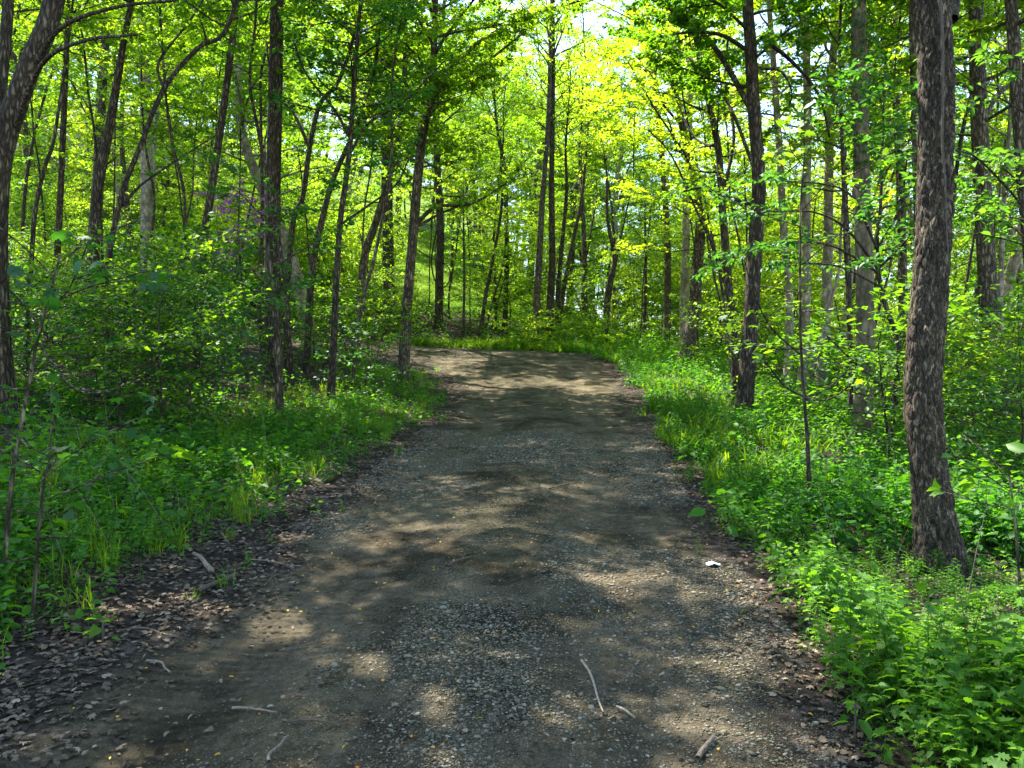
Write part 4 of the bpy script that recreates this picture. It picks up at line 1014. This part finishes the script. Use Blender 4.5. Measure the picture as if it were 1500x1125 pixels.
# gravel stones
def stones():
    gg = np.random.default_rng(31)
    def gcond(x, y, s):
        a = np.clip(fbm(x * 1.1, y * .6, 101) * 5 - 1.9, 0, 1)
        xl = np.interp(y, _ly, _lx); xr = np.interp(y, _ry, _rx); f = (x - xl) / (xr - xl)
        rut = np.exp(-((f - .22) / .10) ** 2) + np.exp(-((f - .76) / .10) ** 2)
        return (s < -.05) * np.clip(.26 + a, 0, 1) * (1 - .5 * rut)
    x, y, sd = pts(300000, -2.5, 2.4, 1.6, 13, gcond, gg)
    n = len(x)
    oct_ = np.array([[1, 0, 0], [0, 1, 0], [-1, 0, 0], [0, -1, 0], [.2, .1, 1], [0, 0, -1.]])
    of = np.array([[0, 1, 4], [1, 2, 4], [2, 3, 4], [3, 0, 4], [1, 0, 5], [2, 1, 5], [3, 2, 5], [0, 3, 5]])
    r = .0042 * np.exp(gg.normal(0, .45, n)) * np.interp(y, [1.6, 13], [1, 1.7])
    r = r * np.clip(.55 + .7 * np.clip(fbm(x * 1.1, y * .6, 101) * 5 - 1.9, 0, 1), .5, 1.1)
    rz = gg.uniform(0, 6.28, n); c, s = np.cos(rz)[:, None], np.sin(rz)[:, None]
    q = oct_[None] * gg.uniform(.65, 1.3, (n, 6, 1)) * r[:, None, None]
    q[:, :, 2] *= .5; q[:, :, 0] *= gg.uniform(.8, 1.5, (n, 1))
    W = np.stack([q[..., 0] * c - q[..., 1] * s + x[:, None], q[..., 0] * s + q[..., 1] * c + y[:, None], q[..., 2] + (ground(x, y) + r * .12)[:, None]], -1).reshape(-1, 3)
    f = (np.arange(n)[:, None, None] * 6 + of[None]).reshape(-1, 3)
    tag(build('gravel', W, [f], M['stone'], None, np.repeat(gg.random(n), 8)), 'loose grey gravel stones on the track', 'gravel', kind='stuff')
stones()

# ------------------------------------------------------------------ single things on the ground
def stick(label, p0, p1, r0, r1, mat='stick', bend=.03, name='stick', fork=None):
    """a stick between two photo points on the ground"""
    def onground(p):
        d = 3.0
        for _ in range(60):
            x = (p[0] - CX) / F * d; z = gz(x, d)
            d += (((CAMZ - z) * F / max(5, p[1] - CY)) - d) * .5
        return np.array([(p[0] - CX) / F * d, d, z])
    a, b = onground(p0), onground(p1)
    n = 9; t = np.linspace(0, 1, n)[:, None]
    P = a + (b - a) * t
    nn = np.array([-(b - a)[1], (b - a)[0], 0]); nn /= np.linalg.norm(nn)
    P = P + nn * (np.sin(t * 3.1) * bend + np.sin(t * 7) * bend * .35)
    P[:, 2] = ground(P[:, 0], P[:, 1]) + np.linspace(r0, r1, n) * .8 + .012
    tb = Tubes(); c = P[n // 2].copy(); P = P - c
    tb.path(catmull(P, 3), np.linspace(r0, r1, (n - 1) * 3 + 1), 9, rough=.32, seed=p0[0])
    if fork:
        e = P[fork[0]]; v = norm((P[-1] - P[0])[None])[0] * fork[1] + nn * fork[2] + np.array([0, 0, .01])
        tb.path(np.array([e, e + v * .5, e + v]), np.array([r1 * 1.1, r1 * .8, r1 * .5]), 6)
    o = tb.obj(name, M[mat]); o.location = c
    tag(o, label, name.replace('_', ' '))
stick('pale peeled stick lying across the gravel right of the track middle', (852, 972), (882, 1047), .007, .004, 'stick_pale', bend=.016, fork=(6, .03, -.025))
stick('short pale stick on the mud beside the longer peeled stick', (903, 1040), (930, 1056), .006, .004, 'stick_pale', bend=.006)
stick('thick broken branch lying on the dead leaves at the left edge of the track', (288, 872), (347, 846), .017, .016, 'stick_dark', bend=.01, name='broken_branch')
stick('knobbly branch end poking out of the left verge herbs', (283, 815), (309, 842), .014, .020, 'stick', bend=.02, name='broken_branch')
stick('long thin twig on the black soil below the left verge', (360, 822), (442, 832), .006, .003, 'stick', bend=.03, name='twig')
stick('bent grey twig on the left part of the track', (386, 842), (404, 885), .004, .003, 'stick_dark', bend=.05, name='twig')
stick('pale twig at the bottom frame edge', (394, 1122), (424, 1082), .007, .004, 'stick', bend=.02, name='twig')
stick('reddish twig lying on the light mud near the bottom left', (340, 1042), (404, 1048), .006, .003, 'stick', bend=.015, name='twig')
stick('curved twig among dead leaves at the lower left', (214, 972), (246, 990), .006, .004, 'stick', bend=.04, name='twig')
stick('dark twig running to the right near the bottom left', (426, 1062), (505, 1066), .005, .003, 'stick_dark', bend=.02, name='twig')
stick('forked dark stick lying on the middle gravel', (655, 832), (705, 815), .008, .004, 'stick_dark', bend=.02, fork=(4, .12, .09))
stick('dark twig left of the peeled stick', (800, 968), (842, 965), .005, .003, 'stick_dark', bend=.012, name='twig')
stick('long curved twig under the left dead leaves', (175, 928), (262, 940), .006, .003, 'stick_dark', bend=.06, name='twig')
stick('stubby rotten stick near the bottom right corner of the track', (1022, 1118), (1046, 1086), .011, .008, 'stick', bend=.004)
stick('dark twig on the track near the wet wheel rut', (805, 718), (845, 708), .009, .005, 'stick_dark', bend=.02, name='twig')

def scrap():
    d = 5.35; x = (1044 - CX) / F * d; n = 9
    gg = np.random.default_rng(4)
    u = np.linspace(-1, 1, n)
    X, Y = np.meshgrid(u * .047, u * .04)
    k = np.hypot(X / .05, Y / .04) * (1 + .55 * (fbm(np.cos(np.arctan2(Y, X)) * 2 + 3, np.sin(np.arctan2(Y, X)) * 2 + 3, 8) - .4))
    X = X * np.where(k > 1, 1 / k, 1); Y = Y * np.where(k > 1, 1 / k, 1)
    Z = .012 + .035 * np.abs(fbm(X * 45, Y * 45, 7) - .5) + .012 * fbm(X * 18, Y * 18, 6) + .006 * np.cos(X * 60)
    V = np.stack([X + gg.normal(0, .002, X.shape), Y, Z], -1).reshape(-1, 3)
    i = np.arange(n - 1)[:, None] * n; j = np.arange(n - 1)[None]
    q = np.stack([i + j, i + j + 1, i + j + 1 + n, i + j + n], -1).reshape(-1, 4)
    bot = V.copy(); bot[:, 2] -= .006
    o = build('pale_scrap', np.vstack([V, bot]), [q, q[:, ::-1] + n * n], M['scrap'], smooth=True, loc=(x, d, gz(x, d)))
    tag(o, 'pale crumpled scrap lying on the gravel by the right verge', 'scrap')
scrap()

def broad_plant(label, p, d, ln, n, h):
    gg = np.random.default_rng(int(p[0]))
    x = (p[0] - CX) / F * d
    e = empty('broad_leaved_plant', (x, d, gz(x, d)), label, 'plant')
    V, Fc, r = herb_template(gg, h, n, 'ovate', ln, .48, stem=False, spread=.4)
    build('foliage', V, [Fc], M['herb'], e, r)
    tb = Tubes(); tb.path(np.array([[0, 0, -.02], [.004, 0, h * .5], [0, .003, h]]), np.array([.006, .005, .003]), 6); tb.obj('stem', M['stick_dark'], e)
broad_plant('broad-leaved plant with big pointed leaves standing above the left verge', (243, 705), 7.6, .26, 8, .42)
broad_plant('second big-leaved plant right of the tallest one on the left verge', (290, 712), 7.9, .22, 7, .30)
broad_plant('five-leaved seedling at the tip of the right foreground weeds', (1252, 1075), 3.05, .085, 6, .16)
broad_plant('small plant with an upright leaf alone on the left dead leaves', (150, 935), 4.0, .10, 5, .12)

# far house roof behind the left hillside trees
def box(c, s):
    x, y, z = c; a, b, h = s[0] / 2, s[1] / 2, s[2] / 2
    V = np.array([[x + i * a, y + j * b, z + k * h] for k in (-1, 1) for j in (-1, 1) for i in (-1, 1)])
    Fq = np.array([[0, 2, 3, 1], [4, 5, 7, 6], [0, 1, 5, 4], [2, 6, 7, 3], [0, 4, 6, 2], [1, 3, 7, 5]])
    return V, Fq
def house():
    x, y = px(165, 240, 78)[:2]; z = gz(x, y)
    e = empty('house', (x, y, z - .3), 'house with a grey-brown shingle roof glimpsed through the trees on the far left hill', 'house')
    V, q = box((0, 0, 1.7), (11, 7, 3.4)); build('wall', V, [q], M['house'], e)
    V = np.array([[-6, -4.2, 3.2], [6, -4.2, 3.2], [6, 4.2, 3.2], [-6, 4.2, 3.2], [-6, 0, 6.2], [6, 0, 6.2]]); 
    build('roof', V, [np.array([[0, 1, 5, 4], [2, 3, 4, 5], [3, 2, 1, 0]]), np.array([[0, 4, 3], [1, 2, 5]])], M['roof'], e)
    for wx in (-3.2, 0, 3.2):
        V, q = box((wx, -3.52, 1.8), (1.3, .08, 1.4)); build('window', V, [q], M['roof'], e)
house()
# ------------------------------------------------------------------ light, sky, camera
SUN_AZ, SUN_EL = radians(-38), radians(60)      # azimuth from the view direction (+Y), negative = left
w = bpy.data.worlds.new('World'); scene.world = w; w.use_nodes = True
nt = w.node_tree; nt.nodes.clear()
sky = nt.nodes.new('ShaderNodeTexSky'); sky.sky_type = 'NISHITA'; sky.sun_disc = False
sky.dust_density = .6; sky.air_density = 1.0; sky.sun_elevation = SUN_EL; sky.sun_rotation = SUN_AZ
bg = nt.nodes.new('ShaderNodeBackground'); bg.inputs['Strength'].default_value = .135
ou = nt.nodes.new('ShaderNodeOutputWorld')
nt.links.new(sky.outputs[0], bg.inputs[0]); nt.links.new(bg.outputs[0], ou.inputs[0])
L = bpy.data.lights.new('sun', 'SUN'); L.energy = 4.4; L.angle = radians(.4); L.color = (1, .93, .84)
lo = bpy.data.objects.new('sun', L); col.objects.link(lo)
from mathutils import Vector
sd_ = Vector((math.sin(SUN_AZ) * math.cos(SUN_EL), math.cos(SUN_AZ) * math.cos(SUN_EL), math.sin(SUN_EL)))
lo.rotation_euler = (-sd_).to_track_quat('-Z', 'Y').to_euler(); lo.location = sd_ * 60

cam = bpy.data.cameras.new('camera'); co = bpy.data.objects.new('camera', cam); col.objects.link(co)
cam.sensor_width = 36; cam.lens = 36 * F / 1500; cam.clip_end = 600; cam.clip_start = .05
co.location = (0, 0, CAMZ); co.rotation_euler = (radians(90), 0, 0)
scene.camera = co
scene.render.engine = 'CYCLES'
cy = scene.cycles
cy.max_bounces = 9; cy.diffuse_bounces = 5; cy.glossy_bounces = 2; cy.transmission_bounces = 7; cy.transparent_max_bounces = 4
cy.use_denoising = True; cy.caustics_reflective = False; cy.caustics_refractive = False
try: cy.denoiser = 'OPENIMAGEDENOISE'
except Exception: pass
scene.view_settings.view_transform = 'Standard'; scene.view_settings.look = 'None'
scene.view_settings.exposure = 2.4; scene.view_settings.gamma = 1
